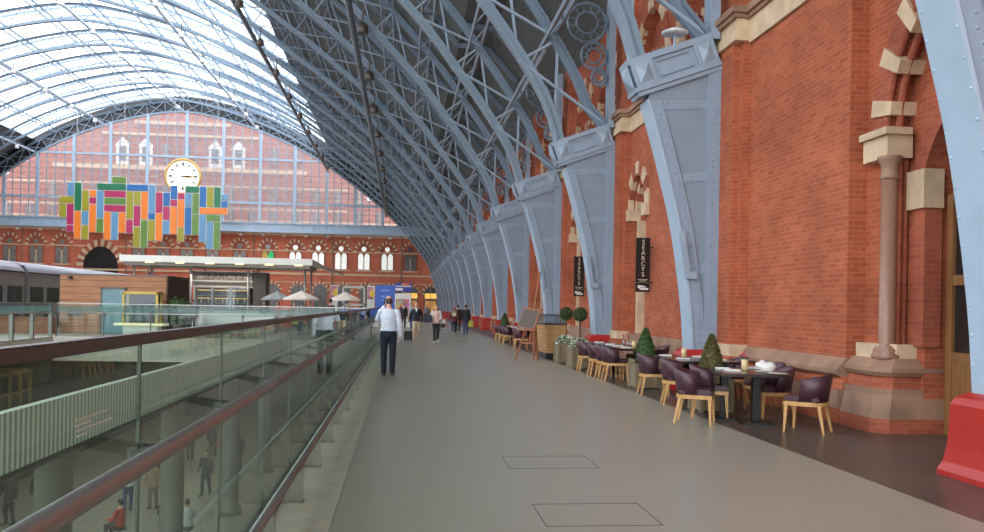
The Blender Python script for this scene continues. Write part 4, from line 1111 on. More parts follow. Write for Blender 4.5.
# ------------------------------------------------------------------ restaurant name boards projecting from the wall
def name_board(y, zc, lab):
    r = thing('hanging_sign', lab, 'sign', (6.34,y,zc), 0, 'black restaurant name boards on the brick wall')
    mb = MB(); mb.box(-.19,.19,-.03,.03,-.72,.72); mb.build('board', M['sign_black'], r, .008)
    mb = MB(); mb.box(.15,.62,-.015,.015,.45,.48); mb.box(.15,.62,-.015,.015,-.48,-.45); mb.build('wall_bracket', M['black'], r)
    for i, c in enumerate('SEARCYS'):
        text_mesh(c, .165, .004, M['sign_cream'], 'letter', r, (0,-.034,.60-i*.143), (PI/2,0,0))
    mb = MB(); mb.box(-.13,.13,-.034,-.03,-.40,-.385); mb.box(-.09,.09,-.034,-.03,-.435,-.42); mb.box(-.17,.17,-.034,-.03,-.475,-.47); mb.build('small_print_lines', M['sign_cream'], r)
    mb = MB()
    for x0,x1,z0,z1 in ((-.14,-.06,-.62,-.54),(-.05,.02,-.6,-.55),(.03,.08,-.6,-.56),(-.08,.15,-.665,-.615)): mb.box(x0,x1,-.034,-.03,z0,z1)
    mb.build('white_wordmark', M['white'], r)
name_board(21.5,2.83,'black vertical name board with cream letters on the brick wall between second and third rib')
name_board(29.5,2.80,'smaller looking black name board with cream letters beyond the third rib')

# ------------------------------------------------------------------ platform side: cabin, kiosk, train
r = thing('timber_cabin', 'long timber boarded cabin with teal door beyond the glass railing', 'cabin', (-14.0,42,0))
mb = MB(); mb.box(-2.4,2.55,0,4,0,2.82); mb.build('boarded_wall', M['cabin'], r)
MB().box(2.5,2.62,0.02,4.05,0,2.84).build('side_wall', M['cabin_dark'], r)
MB().box(-2.45,2.65,-.04,4.1,2.82,2.88).build('roof_edge', M['steel_dark'], r)
d = MB().box(-.42,.62,-.05,.0,.02,2.16).build('door', M['teal'], r)
mb = MB(); mb.box(-.5,-.42,-.07,.02,0,2.24); mb.box(.62,.7,-.07,.02,0,2.24); mb.box(-.5,.7,-.07,.02,2.16,2.24); mb.build('door_frame', M['steel_dark'], r)
MB().tube([(.52,-.1,.95),(.52,-.1,1.2)], .015, 6).build('handle', M['steel'], d)
MB().rbox((.48,-.06,2.02),(.12,.02,.06)).build('door_closer', M['steel'], d)
mb = MB(); mb.rbox((-1.7,-.03,.95),(.75,.03,.22)); mb.build('vent_grille', M['steel_dark'], r)
mb = MB(); mb.rbox((-1.9,-.1,2.7),(.16,.2,.14)); mb.bar((-1.9,0,2.76),(-1.9,-.1,2.72),.04,.04); mb.build('security_camera', M['black'], r)
mb = MB()
for s in (-1,1): mb.bar((1.6,.6,2.86),(1.6+s*.28,.6,3.1),.05,.03); mb.bar((1.6,.6,2.86),(1.6+s*.14,.7,3.2),.05,.03)
mb.build('roof_aerial', M['steel_dark'], r)
r = thing('display_kiosk', 'yellow framed glass display kiosk in front of the timber cabin', 'kiosk', (-12.25,41.0,0))
mb = MB()
for x in (-.76,.76):
    for y in (-.35,.35): mb.box(x-.05,x+.05,y-.05,y+.05,.55,2.02)
mb.box(-.81,.81,-.4,.4,1.94,2.06); mb.build('frame', M['yellow'], r)
MB().box(-.78,.78,-.36,.36,0,.55).build('cabinet', M['white'], r); MB().box(-1.15,1.1,-.5,.5,.46,.56).build('lit_counter', glow('lit_counter_top',(236,222,176),.35), r)
MB().box(-.72,.72,-.36,-.34,.58,1.94).build('glass_front', M['bar_glass'], r); MB().box(-.74,.74,.32,.36,.56,1.94).build('back_panel', M['cabin_dark'], r)
for i in range(4):
    o = MB().lathe([(.1,0),(.11,.3),(.06,.4)], n=12).build('coffee_urn', M['steel']); o.location = (-12.25-.5+i*.33,41.0,1.0); tag(o, f'{ORD[i]} pale steel urn from the left inside the yellow kiosk', 'urn', 'urns in the yellow kiosk')
r2 = MB().box(-.72,.72,-.3,.3,.96,1.0).build('shelf', M['white'], r)
# potted foliage by the cabin corner
def bushy(x, y, h, w, lab, seed):
    r = thing('potted_shrub', lab, 'potted plant', (x,y,0), 0, 'leafy shrubs in pots by the cabin')
    MB().lathe([(.2,0),(.28,.5),(.3,.52),(.24,.5)], n=16).build('pot', M['planter'], r)
    mb = MB(); mb.ball((0,0,.5+h*.5),(w*.75,w*.75,h*.48),12,8)
    def base(rnd):
        z = 2*rnd.random()-1; a = 2*PI*rnd.random(); q = math.sqrt(1-z*z); k = .8+.35*rnd.random(); return (q*math.cos(a)*w*k,q*math.sin(a)*w*k,.5+h*.5+z*h*.5*k), (q*math.cos(a),q*math.sin(a),z+.3)
    leafy(mb, base, 1, 500, seed, .1); mb.build('foliage', M['leaf'], r)
bushy(-10.75,41.5,1.25,.45,'leafy green shrub in a pot at the right corner of the timber cabin',31); bushy(-10.85,43.3,1.0,.36,'second leafy shrub in a pot right of the timber cabin',32)
# train
def train_car(y0, y1, lab):
    r = thing('train_carriage', lab, 'train', (-20.55,(y0+y1)/2,-.35), 0, 'grey train carriages at the platform'); L = (y1-y0)/2
    prof = [(0,.2),(0,3.35),(-.12,3.9),(-.5,4.35),(-1.3,4.6),(-2.1,4.35),(-2.5,3.9),(-2.62,3.35),(-2.62,.2)]
    FY_ = lambda a,b,t: (a,t,b)
    mb = MB(); mb.extr([(0,.2),(0,3.4),(-2.62,3.4),(-2.62,.2)], FY_, -L, L); mb.build('body', M['train'], r)
    mb = MB(); mb.extr([(.03,3.38),(.03,3.44),(-.1,3.66),(-.5,3.92),(-1.3,4.06),(-2.1,3.92),(-2.55,3.66),(-2.65,3.38)], FY_, -L, L, True); mb.build('roof', M['train_roof'], r)
    MB().box(0,.035,-L,L,3.38,3.45).build('gutter_strip', M['train_dark'], r)
    n = max(1,int(2*L/2.2))
    for i in range(n):
        y = -L + (i+.5)*2*L/n; MB().box(-.01,.02,y-.85,y+.85,1.75,2.65).build('window', M['train_win'], r, .01)
    MB().box(-2.4,-.2,-L-.45,-L,.6,3.8).build('gangway', M['train_dark'], r)
    for y in (-L+2,L-2): MB().box(-2.3,-.3,y-1.2,y+1.2,-.75,.25).build('bogie', M['train_dark'], r)
train_car(48.35,66,'grey train carriage behind the timber cabin, beyond the dark gap'); train_car(30,47.9,'grey train carriage at far left, nearer than the dark gap'); train_car(66.5,84,'third grey train carriage, mostly hidden by the cabin')
# low timber seating at the far left
for i, (x, w) in enumerate(((-18.9,1.5),(-17.1,1.7))):
    o = MB().box(-w/2,w/2,-.3,.3,0,.72).box(-w/2-.03,w/2+.03,-.33,.33,.72,.77).build('timber_planter_box', M['easel'], None, .01); o.location = (x,41.2,0); tag(o, ['orange brown timber box at the far left edge behind the railing posts','orange brown timber box left of the timber cabin'][i], 'box', 'low timber boxes by the train')
def cafe_chair(x, y, rz, lab):
    r = thing('cafe_chair', lab, 'chair', (x,y,0), rz, 'black cafe chairs')
    MB().box(-.2,.2,-.2,.2,.43,.46).build('seat', M['black'], r); MB().rbox((0,.2,.75),(.4,.03,.3)).build('backrest', M['black'], r)
    for sx in (-.18,.18):
        for sy in (-.18,.18): MB().bar((sx,sy,0),(sx*.9,sy*.9,.44) if sy < 0 else (sx,sy*1.1,.7),.03,.03).build('leg', M['black'], r)
for i, x in enumerate((-19.5,-18.7,-17.8,-17.0)): cafe_chair(x,42.2+.3*(i%2),.4*i,f'{ORD[i]} black cafe chair from the left behind the timber boxes')
# ------------------------------------------------------------------ champagne bar
r = thing('bar_canopy', 'long white flat canopy over the champagne bar', 'canopy', (-13.2,62,0))
mb = MB(); mb.box(-7.0,6.6,0,5.6,4.42,4.9); mb.build('fascia', M['canopy'], r, .03)
mb = MB(); mb.loft([[(6.6,0,4.42),(6.6,5.6,4.42),(6.6,5.6,4.86),(6.6,0,4.86)],[(7.5,.8,4.2),(7.5,6.3,4.2),(7.5,6.3,4.4),(7.5,.8,4.4)],[(8.5,2.0,3.95),(8.5,6.6,3.95),(8.5,6.6,4.05),(8.5,2.0,4.05)]], False); mb.build('curved_end', M['canopy_under'], r)
MB().box(-6.8,6.4,.3,5.4,4.2,4.42).build('soffit', M['canopy_under'], r)
for x in (-6.2,-2.2,1.9,6.0):
    for y in (.8,5.0): MB().tube([(x,y,0),(x,y,4.2)], .08, 8).build('post', M['steel'], r)
for i in range(6): MB().box(-5.2+i*2.1,-4.6+i*2.1,-.02,.01,4.36,4.46).build('edge_light', glow('canopy_edge_light',(240,240,170),.8) if 'canopy_edge_light' not in bpy.data.materials else bpy.data.materials['canopy_edge_light'], r)
r = thing('bar_cabinet', 'glazed back bar with dark name fascia under the white canopy', 'bar', (-13.6,65.6,0))
mb = MB(); mb.box(-2.1,2.0,.2,1.4,0,2.7); mb.build('back_case', M['steel_dark'], r)
mb = MB()
for x in (-2.1,-.8,.55,1.9): mb.box(x-.06,x+.06,-.4,.2,0,2.75)
for z in (.95,1.5,2.1,2.72): mb.box(-2.1,2.0,-.35,.2,z,z+.04)
mb.build('shelf_frame', M['steel'], r)
MB().box(-2.1,2.0,-.42,-.40,1.0,2.7).build('glass_front', M['bar_glass'], r)
MB().box(-2.25,2.2,-.5,.4,2.8,3.95).build('name_fascia', mat('fascia_grey',(98,92,84),.5), r)
mb = MB(); 
for z in (2.78,3.2,3.93): mb.box(-2.3,2.25,-.53,-.48,z,z+.05)
mb.build('fascia_rails', M['steel'], r)
text_mesh('SEARCYS', .78, .03, mat('fascia_letters',(58,52,50),.5), 'lettering', r, (0,-.53,3.58), (PI/2,0,0))
mb = MB(); 
for i in range(26): mb.box(-2.0+i*.155,-2.0+i*.155+.11,-.53,-.5,2.95,3.1)
mb.build('small_print_lines', M['black'], r)
MB().box(2.25,3.2,-.4,1.4,0,3.95).build('end_panel', mat('bar_end_panel',(70,66,64),.5), r)
for z in (1.52,2.14): MB().box(-2.0,1.9,.1,.19,z+.36,z+.42).build('shelf_light', glow('warm_shelf_light',(250,190,110),1.2) if 'warm_shelf_light' not in bpy.data.materials else bpy.data.materials['warm_shelf_light'], r)
BM = [M['cup'], mat('amber_bottle',(176,104,40),.2,0,.1,3,0,.15), mat('green_bottle',(60,84,60),.2), M['white']]
bp = {}
for i in range(30):
    x = -1.95+ (i%15)*.27; z = 1.54 if i < 15 else .99
    k = random.randrange(4)
    if k not in bp: bp[k] = MB().lathe([(.05,0),(.055,.02),(.055,.26),(.02,.34),(.02,.42)], n=10).mesh('bottle', BM[k])
    o = bpy.data.objects.new('bottle', bp[k]); COL.objects.link(o); o.location = (-13.6+x,65.55,z)
    tag(o, f'{ORD[i%15]} bottle from the left on the {"upper" if i<15 else "lower"} glass shelf of the bar', 'bottle', 'bottles on the bar shelves')
r = thing('bar_counter', 'pale bar counter with dark top in front of the back bar', 'counter', (-12.4,60.5,0))
MB().box(-4.2,4.4,-.35,.35,0,1.02).build('front', M['slab_edge'], r); MB().box(-4.3,4.5,-.45,.4,1.02,1.08).build('counter_top', M['steel_dark'], r)
r = thing('white_counter', 'white service counter behind the glass railing, right of the kiosk', 'counter', (-9.2,44.5,0))
MB().box(-1.0,2.6,-.35,.35,0,.98).build('front', M['white'], r); MB().box(-1.1,2.7,-.42,.42,.98,1.04).build('counter_top', M['canopy'], r)
def parasol(x, y, w, z, mt, lab):
    r = thing('parasol', lab, 'parasol', (x,y,0), 0, 'parasols of the bar terrace')
    n = 8; mb = MB(); top = (0,0,z+.55)
    ring = [(w*math.cos(2*PI*i/n+.39),w*math.sin(2*PI*i/n+.39),z) for i in range(n)]; r2 = [(p[0],p[1],z-.12) for p in ring]
    mb.add(ring+[top], [(i,(i+1)%n,n) for i in range(n)]); mb.add(ring+r2, [(i,(i+1)%n,(i+1)%n+n,i+n) for i in range(n)]); mb.build('canopy', mt, r)
    MB().tube([(0,0,0),(0,0,z+.6)], .03, 8).build('pole', M['steel'], r)
    mb = MB()
    for p in ring: mb.bar((0,0,z+.45),(p[0]*.97,p[1]*.97,z-.02),.02,.02)
    mb.build('ribs', M['steel'], r)
    MB().lathe([(.3,0),(.3,.06),(.06,.1)], n=16).build('base', M['steel_dark'], r)
parasol(-7.1,60,1.32,1.98,M['parasol'],'large beige parasol left of the white portal'); parasol(-9.0,61.5,1.15,1.95,M['parasol_grey'],'grey parasol beside the bar, leftmost of the three'); parasol(-4.1,61,1.2,1.98,M['parasol'],'beige parasol inside the white portal')
def poster_mat():
    m, nt, N, L, B = nodes('poster_print'); tc = N.new('ShaderNodeTexCoord'); v = N.new('ShaderNodeTexVoronoi'); v.inputs['Scale'].default_value = 6
    L.new(tc.outputs['Object'], v.inputs['Vector']); hs = N.new('ShaderNodeHueSaturation'); hs.inputs['Saturation'].default_value = 1.0; hs.inputs['Value'].default_value = .9
    mx = N.new('ShaderNodeMix'); mx.data_type = 'RGBA'; mx.inputs[0].default_value = .55; mx.inputs[6].default_value = srgb(214,80,40)
    L.new(v.outputs['Color'], hs.inputs['Color']); L.new(hs.outputs[0], mx.inputs[7]); mx.inputs[0].default_value = .5; L.new(mx.outputs[2], B.inputs['Base Color']); return m
# ------------------------------------------------------------------ boards and signs at the end of the walkway
r = thing('blue_board', 'tall blue information board standing beside the man in the white shirt', 'board', (-.9,44.5,0))
MB().box(-.52,.52,-.04,.04,1.0,2.68).build('panel', M['blue'], r, .008)
mb = MB()
for x in (-.45,.45): mb.box(x-.04,x+.04,-.25,.25,0,.06); mb.box(x-.025,x+.025,-.02,.02,.06,1.0)
mb.build('stand_legs', M['steel_dark'], r)
mb = MB()
for z, w in ((2.38,.22),(2.1,.18),(2.04,.2),(1.9,.16),(1.84,.2),(1.65,.12)): mb.box(-w,w,-.045,-.04,z,z+(.06 if z > 2.3 else .03))
mb.build('text_lines', M['blue_text'], r)
r = thing('blue_barrier', 'low blue barrier panel left of the tall blue board', 'barrier', (-2.3,44.2,0))
MB().box(-.9,.7,-.04,.04,.15,1.42).build('panel', M['blue'], r, .01)
mb = MB()
for x in (-.8,.6): mb.box(x-.04,x+.04,-.2,.2,0,.15)
mb.build('feet', M['steel_dark'], r)
r = thing('ticket_sign', 'tall poster stand with blue and white sign box on top', 'sign', (.04,62,0))
mb = MB(); mb.box(-.62,.62,-.2,.2,0,2.5); mb.build('casing', M['white'], r, .02)
MB().box(-.5,.5,-.22,-.2,.6,2.1).build('poster', poster_mat(), r)
mb = MB(); 
pc = [None, mat('poster_yellow',(240,200,70),.5)]
MB().box(-.6,.65,-.24,.2,2.62,3.3).build('sign_box', M['sign_blue'], r); 
mb = MB(); mb.box(-.6,.65,-.25,-.24,3.0,3.06); mb.box(-.55,.0,-.25,-.24,2.72,2.9); mb.build('white_marks', M['white'], r); MB().box(-.1,.5,-.25,-.24,3.1,3.26).build('orange_patch', M['orange'], r)
r = thing('white_portal', 'white square portal frame on the terrace with posters at both ends', 'portal', (-4.25,74,0))
mb = MB(); mb.box(-1.0,-.85,-.1,.1,0,3.25); mb.box(.85,1.0,-.1,.1,0,3.25); mb.box(-1.0,1.0,-.1,.1,3.05,3.25); mb.box(-1.0,1.0,-.1,.1,1.5,1.7); mb.build('frame', M['slab_edge'], r)
for i, x in enumerate((-5.95,-2.75)):
    r = thing('poster_stand', ['white poster stand with colourful corner left of the portal','white poster stand with colourful corner right of the portal'][i], 'poster', (x,74,0), 0, 'white poster stands')
    MB().box(-.33,.33,-.05,.05,0,3.3).build('panel', M['white'], r); MB().box(-.3,.22,-.06,-.05,2.1,3.2).build('picture', mat('poster_picture_%d'%i,(196,130,150),.5,0,.5,3), r); MB().box(-.1,.3,-.065,-.06,2.3,2.9).build('yellow_patch', pc[1], r)
r = thing('sandwich_board', 'small red and white sandwich board by the blue rib feet', 'sign', (3.3,66,0))
for s in (-1,1): MB().rbox((0,s*.15,.36),(.42,.04,.72),(s*.2,0,0)).build('board', [M['red'],M['white']][s>0], r)
MB().rbox((0,-.2,.4),(.3,.02,.34),(-.2,0,0)).build('notice', M['white'], r)
# ------------------------------------------------------------------ people
def remeshed(mb, name, matl, vox, smooth=2):
    me = bpy.data.meshes.new('tmp'); me.from_pydata(mb.v, [], mb.f); 
    o = bpy.data.objects.new('tmp', me); COL.objects.link(o)
    m = o.modifiers.new('r','REMESH'); m.mode = 'VOXEL'; m.voxel_size = vox
    if smooth: s = o.modifiers.new('s','SMOOTH'); s.iterations = smooth; s.factor = .5
    dg = bpy.context.evaluated_depsgraph_get(); me2 = bpy.data.meshes.new_from_object(o.evaluated_get(dg))
    bpy.data.objects.remove(o); bpy.data.meshes.remove(me)
    me2.name = name; me2.materials.clear(); me2.materials.append(matl)
    me2.polygons.foreach_set('use_smooth', [True]*len(me2.polygons))
    return me2
def limb(mb, pts, n=10):
    """tapered capsule chain: [(point, radius)...]"""
    for (a, ra), (b, rb) in zip(pts[:-1], pts[1:]):
        a, b = Vector(a), Vector(b); d = (b-a); L = d.length; d.normalize(); u = d.orthogonal().normalized(); w = d.cross(u)
        rings = []
        for q in range(4): 
            t = -PI/2 + PI/2*(q+.5)/4; rings.append((a + d*(ra*math.sin(t)), ra*math.cos(t)))
        rings.append((a, ra)); rings.append((b, rb))
        for q in range(4):
            t = PI/2*(q+.5)/4; rings.append((b + d*(rb*math.sin(t)), rb*math.cos(t)))
        mb.loft([[c + (u*math.cos(2*PI*k/n) + w*math.sin(2*PI*k/n))*r for k in range(n)] for c, r in rings])
def torso(mb, secs, n=16, lean=0):
    mb.loft([[(hx*math.cos(2*PI*k/n)+ (0), yo+hy*math.sin(2*PI*k/n), z) for k in range(n)] for z, hx, hy, yo in secs])
SK = {}
def cmat(rgb, r=.8, var=.1):
    k = ('cloth',)+tuple(rgb)
    if k not in SK: SK[k] = mat('cloth_%d_%d_%d' % tuple(rgb), rgb, r, 0, var, 14, .1)
    return SK[k]
SKIN_M = mat('skin', (206,158,132), .55, 0, .06, 10); SKIN_D = mat('skin_tan', (176,122,96), .55, 0, .06, 10)
EYE_M = mat('eye_dark', (40,32,28), .4)
def person(label, pos, rz, h=1.75, top=(90,90,90), bottom=(40,44,56), hair=(70,50,36), hairlen=0, shoe=(40,32,28), skin=None, arms=('down','down'), stride=0.0, shorts=False, sleeve='long',
           seat=False, female=False, coat=0, vox=.014, bald=False, group=None, hat=None, collar=None, cardigan=None, tuck=False):
    s = h/1.75; skin = skin or SKIN_M
    root = thing('person', label, 'person', pos, rz, group)
    S = lambda x,y,z: (x*s,y*s,z*s)
    hipw = .09; pz = .93
    fem = female
    shw = .158 if fem else .176
    # leg joints, facing +Y
    legs = []
    for sd in (-1,1):
        fy = stride*.5*sd
        if seat:
            hip = (sd*hipw,0,.52); knee = (sd*.12,.42,.50); ank = (sd*.12,.40,.09); toe = (sd*.13,.56,.05)
        else:
            hip = (sd*hipw,0,pz-.03); kz = .50; knee = (sd*.098, fy*.55+.03+abs(fy)*.15, kz); ank = (sd*.092, fy-.02, .09+ (0.05 if fy < -.1 else 0)); toe = (sd*.115, fy+.15, .045)
        legs.append((hip,knee,ank,toe))
    dz = -.41 if seat else 0
    secs = [(.86+dz,.15,.115,0),(.95+dz,.172,.125,0),(1.06+dz,.142,.105,0) if fem else (1.06+dz,.155,.112,0),(1.15+dz,.135,.1,0) if fem else (1.15+dz,.158,.112,0),(1.28+dz,.155,.118,.005) if fem else (1.28+dz,.178,.122,0),(1.38+dz,shw-.015,.105,0),(1.44+dz,shw-.06,.08,-.005),(1.475+dz,.07,.06,-.005)]
    SL = [(a*s,b*s,c*s,d*s) for a,b,c,d in secs]
    armj = []
    for sd, mode in zip((-1,1), arms):
        sh = (sd*shw, -.005, 1.40+dz)
        if mode == 'down': el, wr = (sd*.245,-.03,1.13+dz), (sd*.255,.03,.88+dz)
        elif mode == 'swingf': el, wr = (sd*.24,.06,1.14+dz), (sd*.23,.24,.96+dz)
        elif mode == 'swingb': el, wr = (sd*.25,-.12,1.15+dz), (sd*.26,-.14,.90+dz)
        elif mode == 'phone': el, wr = (sd*.25,.15,1.22+dz), (sd*.12,.12,1.49+dz)
        elif mode == 'bent': el, wr = (sd*.25,-.03,1.14+dz), (sd*.17,.2,1.09+dz)
        elif mode == 'carry': el, wr = (sd*.26,.0,1.13+dz), (sd*.26,.16,.98+dz)
        elif mode == 'table': el, wr = (sd*.26,.08,1.14+dz), (sd*.14,.32,1.12+dz)
        elif mode == 'pull': el, wr = (sd*.27,-.08,1.13+dz), (sd*.3,-.2,.92+dz)
        armj.append((sh,el,wr))
    hc = (0,.015,1.635+dz)
    body = MB(); torso(body, SL)
    limb(body, [(S(0,-.005,1.45+dz),.058*s),(S(0,.005,1.56+dz),.052*s)])
    body.ball(S(*hc), (.074*s,.094*s,.112*s), 16, 12); body.ball(S(0,.045,1.58+dz), (.052*s,.055*s,.06*s), 12, 8)
    limb(body, [(S(0,.105,1.65+dz),.012*s),(S(0,.122,1.61+dz),.017*s)], 8)
    for sd in (-1,1): body.ball(S(sd*.076,.0,1.63+dz), (.012*s,.022*s,.034*s), 8, 6)
    for (hip,knee,ank,toe), sd in zip(legs,(-1,1)):
        limb(body, [(S(*hip),.088*s),(S(*knee),.056*s),(S(*[knee[i]*.6+ank[i]*.4 for i in range(3)]),.057*s),(S(*ank),.036*s)])
        limb(body, [(S(ank[0],ank[1]-.02,ank[2]-.045),.035*s),(S(*toe),.032*s)])
    for (sh,el,wr), sd, mode in zip(armj,(-1,1),arms):
        limb(body, [(S(*sh),.052*s),(S(*el),.041*s),(S(*wr),.027*s)])
        a = Vector(el); b = Vector(wr); d = (b-a).normalized(); side = Vector((sd,0,0)); nn = d.cross(side).normalized()
        if nn.length < .1: nn = Vector((0,1,0))
        acr = nn   # fingers spread along this axis
        pc = b + d*.045
        for k in (-1,0,1): limb(body, [(S(*(b+d*.01+acr*.016*k)),.017*s),(S(*(b+d*.085+acr*.02*k)),.015*s)], 8)
        cl = -side*.35
        for k, ln in zip((-1.5,-.5,.5,1.5),(.06,.075,.08,.066)):
            p0 = b+d*.085+acr*.0185*k; p1 = p0+(d+cl*.5).normalized()*ln*.5; p2 = p1+(d+cl*2).normalized()*ln*.5
            limb(body, [(S(*p0),.0105*s),(S(*p1),.0095*s),(S(*p2),.008*s)], 6)
        t0 = b+d*.03+acr*.03; t1 = t0+(acr*.8+d).normalized()*.04; t2 = t1+(d+cl).normalized()*.03
        limb(body, [(S(*t0),.013*s),(S(*t1),.011*s),(S(*t2),.009*s)], 6)
    def put(name, me): 
        o = bpy.data.objects.new(name, me); COL.objects.link(o); o.parent = root; return o
    put('body', remeshed(body, 'body', skin, vox*.8, 1))
    g = .014
    # upper garment
    mb = MB(); tk = .98 if tuck else .90
    sl = [((tk if not coat else .90-coat)+dz, .182+g,.135+g,0)] + [(z,a+g,b+g,c) for z,a,b,c in secs[(2 if tuck else 1):-1]] + [(1.468+dz,.075,.066,-.005)]
    if coat and not seat: sl = [(.90-coat,.2+g,.155+g,0)] + sl[1:]
    torso(mb, [(a*s,b*s,c*s,d*s) for a,b,c,d in sl])
    for (sh,el,wr) in armj:
        if sleeve == 'long': limb(mb, [(S(*sh),(.06+g*.6)*s),(S(*el),(.046+g)*s),(S(*wr),(.032+g)*s)])
        elif sleeve == 'short': e2 = [sh[i]*.45+el[i]*.55 for i in range(3)]; limb(mb, [(S(*sh),(.058+g)*s),(S(*e2),(.05+g)*s)])
    put('coat' if coat else 'top', remeshed(mb, 'top', cmat(top), vox, 2))
    # lower garment
    mb = MB(); torso(mb, [(.80*s+dz*s,.12*s,.1*s,0),(.88*s+dz*s,.17*s,.13*s,0),(.96*s+dz*s,.182*s,.134*s,0),(1.03*s+dz*s,.17*s,.124*s,0)])
    for (hip,knee,ank,toe) in legs:
        if shorts:
            k2 = [hip[i]*.08+knee[i]*.92 for i in range(3)]; limb(mb, [(S(*hip),.1*s),(S(*k2),.085*s)])
        else:
            a2 = (ank[0],ank[1]-.005,ank[2]-.02); limb(mb, [(S(*hip),.102*s),(S(*knee),.073*s),(S(*a2),.058*s)])
    put('shorts' if shorts else 'trousers', remeshed(mb, 'trousers', cmat(bottom), vox, 2))
    for (hip,knee,ank,toe) in legs:
        mb = MB(); limb(mb, [(S(ank[0],ank[1]-.03,ank[2]-.045),.044*s),(S(ank[0]*.5+toe[0]*.5,(ank[1]+toe[1])/2,ank[2]-.04),.046*s),(S(toe[0],toe[1],toe[2]-.005),.038*s)])
        zf = (ank[2]-.09)*s
        mb.v = [(x,y,max(z,zf)) for x,y,z in mb.v]
        put('shoe', remeshed(mb, 'shoe', cmat(shoe,.5), vox*.8, 1))
    # hair
    mb = MB(); hx, hy, hz = .083*s,.102*s,.121*s; c = S(0,.005,1.642+dz)
    if hat: 
        mb.ball((c[0],c[1],c[2]+.015*s),(hx*1.06,hy*1.04,hz*1.02),16,12); mb.v = [(x,y,max(z,c[2]+.02*s)) for x,y,z in mb.v]; put('hat', remeshed(mb,'hat',cmat(hat),vox*.7,1)); mb = MB()
    if bald:
        mb.ball(c,(hx*.99,hy*.99,hz*.9),18,14); mb.v = [(x,min(y,c[1]+.02*s+(.0 if z<c[2] else .0)),min(max(z,c[2]-.07*s),c[2]+.052*s)) for x,y,z in mb.v]
    else:
        mb.ball(c,(hx,hy,hz),18,14)
        mb.v = [((x, y if (z > c[2]+.045*s or y < c[1]+.03*s) else c[1]+.03*s, max(z, c[2]-.065*s) if hairlen < .05 else z)) for x,y,z in mb.v]
        if hairlen >= .05:
            n = 12; rings = []
            for q in range(6):
                t = q/5; z = c[2]-.02*s - t*hairlen; rings.append([(hx*(1.15+.45*t)*math.cos(PI+PI*k/(n-1))*1.0, c[1]-.0 + (hy*(.98+.05*t))*math.sin(PI+PI*k/(n-1)) - .01*t, z) for k in range(n)] + [(hx*(1.0+.45*t)*math.cos(2*PI-PI*k/(n-1)), c[1]+.03+hy*.25*math.sin(2*PI-PI*k/(n-1)) - .02*t, z) for k in range(n)])
            mb.loft(rings)
    put('hair', remeshed(mb, 'hair', cmat(hair,.6,.2), vox*.6, 1))
    # eyes and mouth
    for sd in (-1,1): MB().ball(S(sd*.03,.098,1.645+dz), (.014*s,.008*s,.008*s), 8, 6).build('eye', EYE_M, root)
    MB().ball(S(0,.098,1.565+dz), (.024*s,.008*s,.007*s), 8, 6).build('mouth', cmat((150,84,76),.5), root)
    if collar:
        mb = MB(); n = 14
        mb.loft([[S(.072*math.cos(2*PI*k/n), .068*math.sin(2*PI*k/n)+.0, z+dz-(.05 if (z < 1.46 and 2 < k < 5) else 0)) for k in range(n)] for z in (1.44,1.5)], True, False)
        mb.loft([[S(-.05,.115,1.44+dz),S(.05,.115,1.44+dz),S(.05,.105,1.45+dz),S(-.05,.105,1.45+dz)],[S(-.006,.142,1.33+dz),S(.006,.142,1.33+dz),S(.006,.13,1.33+dz),S(-.006,.13,1.33+dz)]], False)
        put('collar', mb.mesh('collar', cmat(collar)))
    if cardigan:
        mb = MB()
        for sd in (-1,1):
            limb(mb, [(S(sd*shw,-.01,1.41+dz),.085*s),(S(*armj[(sd+1)//2][1]),.072*s),(S(*armj[(sd+1)//2][2]),.06*s)]); limb(mb, [(S(sd*.13,-.04,1.38+dz),.09*s),(S(sd*.15,-.05,.98+dz),.075*s)])
        put('cardigan', remeshed(mb,'cardigan',cmat(cardigan),vox,2))
    return root
# man in the white shirt, seen from behind
man = person('man in white shirt and navy trousers seen from behind, phone at his ear', (-.30,19.5,0), 0, 1.86, (206,214,228), (30,36,52), (70,56,48), 0, (96,56,36), SKIN_M, ('phone','down'), .0, vox=.011, bald=True, tuck=True)
mb = MB(); mb.loft([[(.19*math.cos(2*PI*k/20),.142*math.sin(2*PI*k/20),z) for k in range(20)] for z in (1.04,1.08)], True, False); mb.build('belt', cmat((24,22,22),.5), man)
o = MB().rbox((0,0,0),(.02,.07,.14)).build('mobile_phone', M['black'], None, .005); o.location = (-.30-.112,19.5+.1,1.72); o.rotation_euler = (.2,.1,0); tag(o, 'dark mobile phone held at the ear of the man in the white shirt', 'phone')
# couple walking towards the camera
person('man in black sweater and khaki shorts walking towards the camera', (.66,38.0,0), PI, 1.78, (34,34,38), (196,178,146), (176,140,110), 0, (190,170,140), SKIN_M, ('swingb','pull'), .30, shorts=True, collar=(230,228,222), bald=True, vox=.015)
person('woman with long fair hair, pink top and dark trousers walking beside the man in shorts', (1.52,36.9,0), PI+.15, 1.68, (222,184,172), (44,48,42), (170,124,84), .26, (200,196,190), SKIN_M, ('bent','carry'), .28, female=True, cardigan=(212,208,204), vox=.015)
r = thing('suitcase', 'black wheeled suitcase pulled by the man in khaki shorts', 'suitcase', (.30,38.25,0))
MB().box(-.19,.19,-.13,.13,.06,.46).build('case', cmat((30,30,34),.6), r, .03)
mb = MB()
for x in (-.1,.1): mb.bar((x,.06,.46),(x*.9,-.02,.88),.02,.02)
mb.bar((-.1,-.02,.88),(.1,-.02,.88),.03,.03); mb.build('handle', M['steel_dark'], r)
for x in (-.16,.16): MB().ball((x,.1,.04),.04,10,8).build('wheel', M['black'], r)
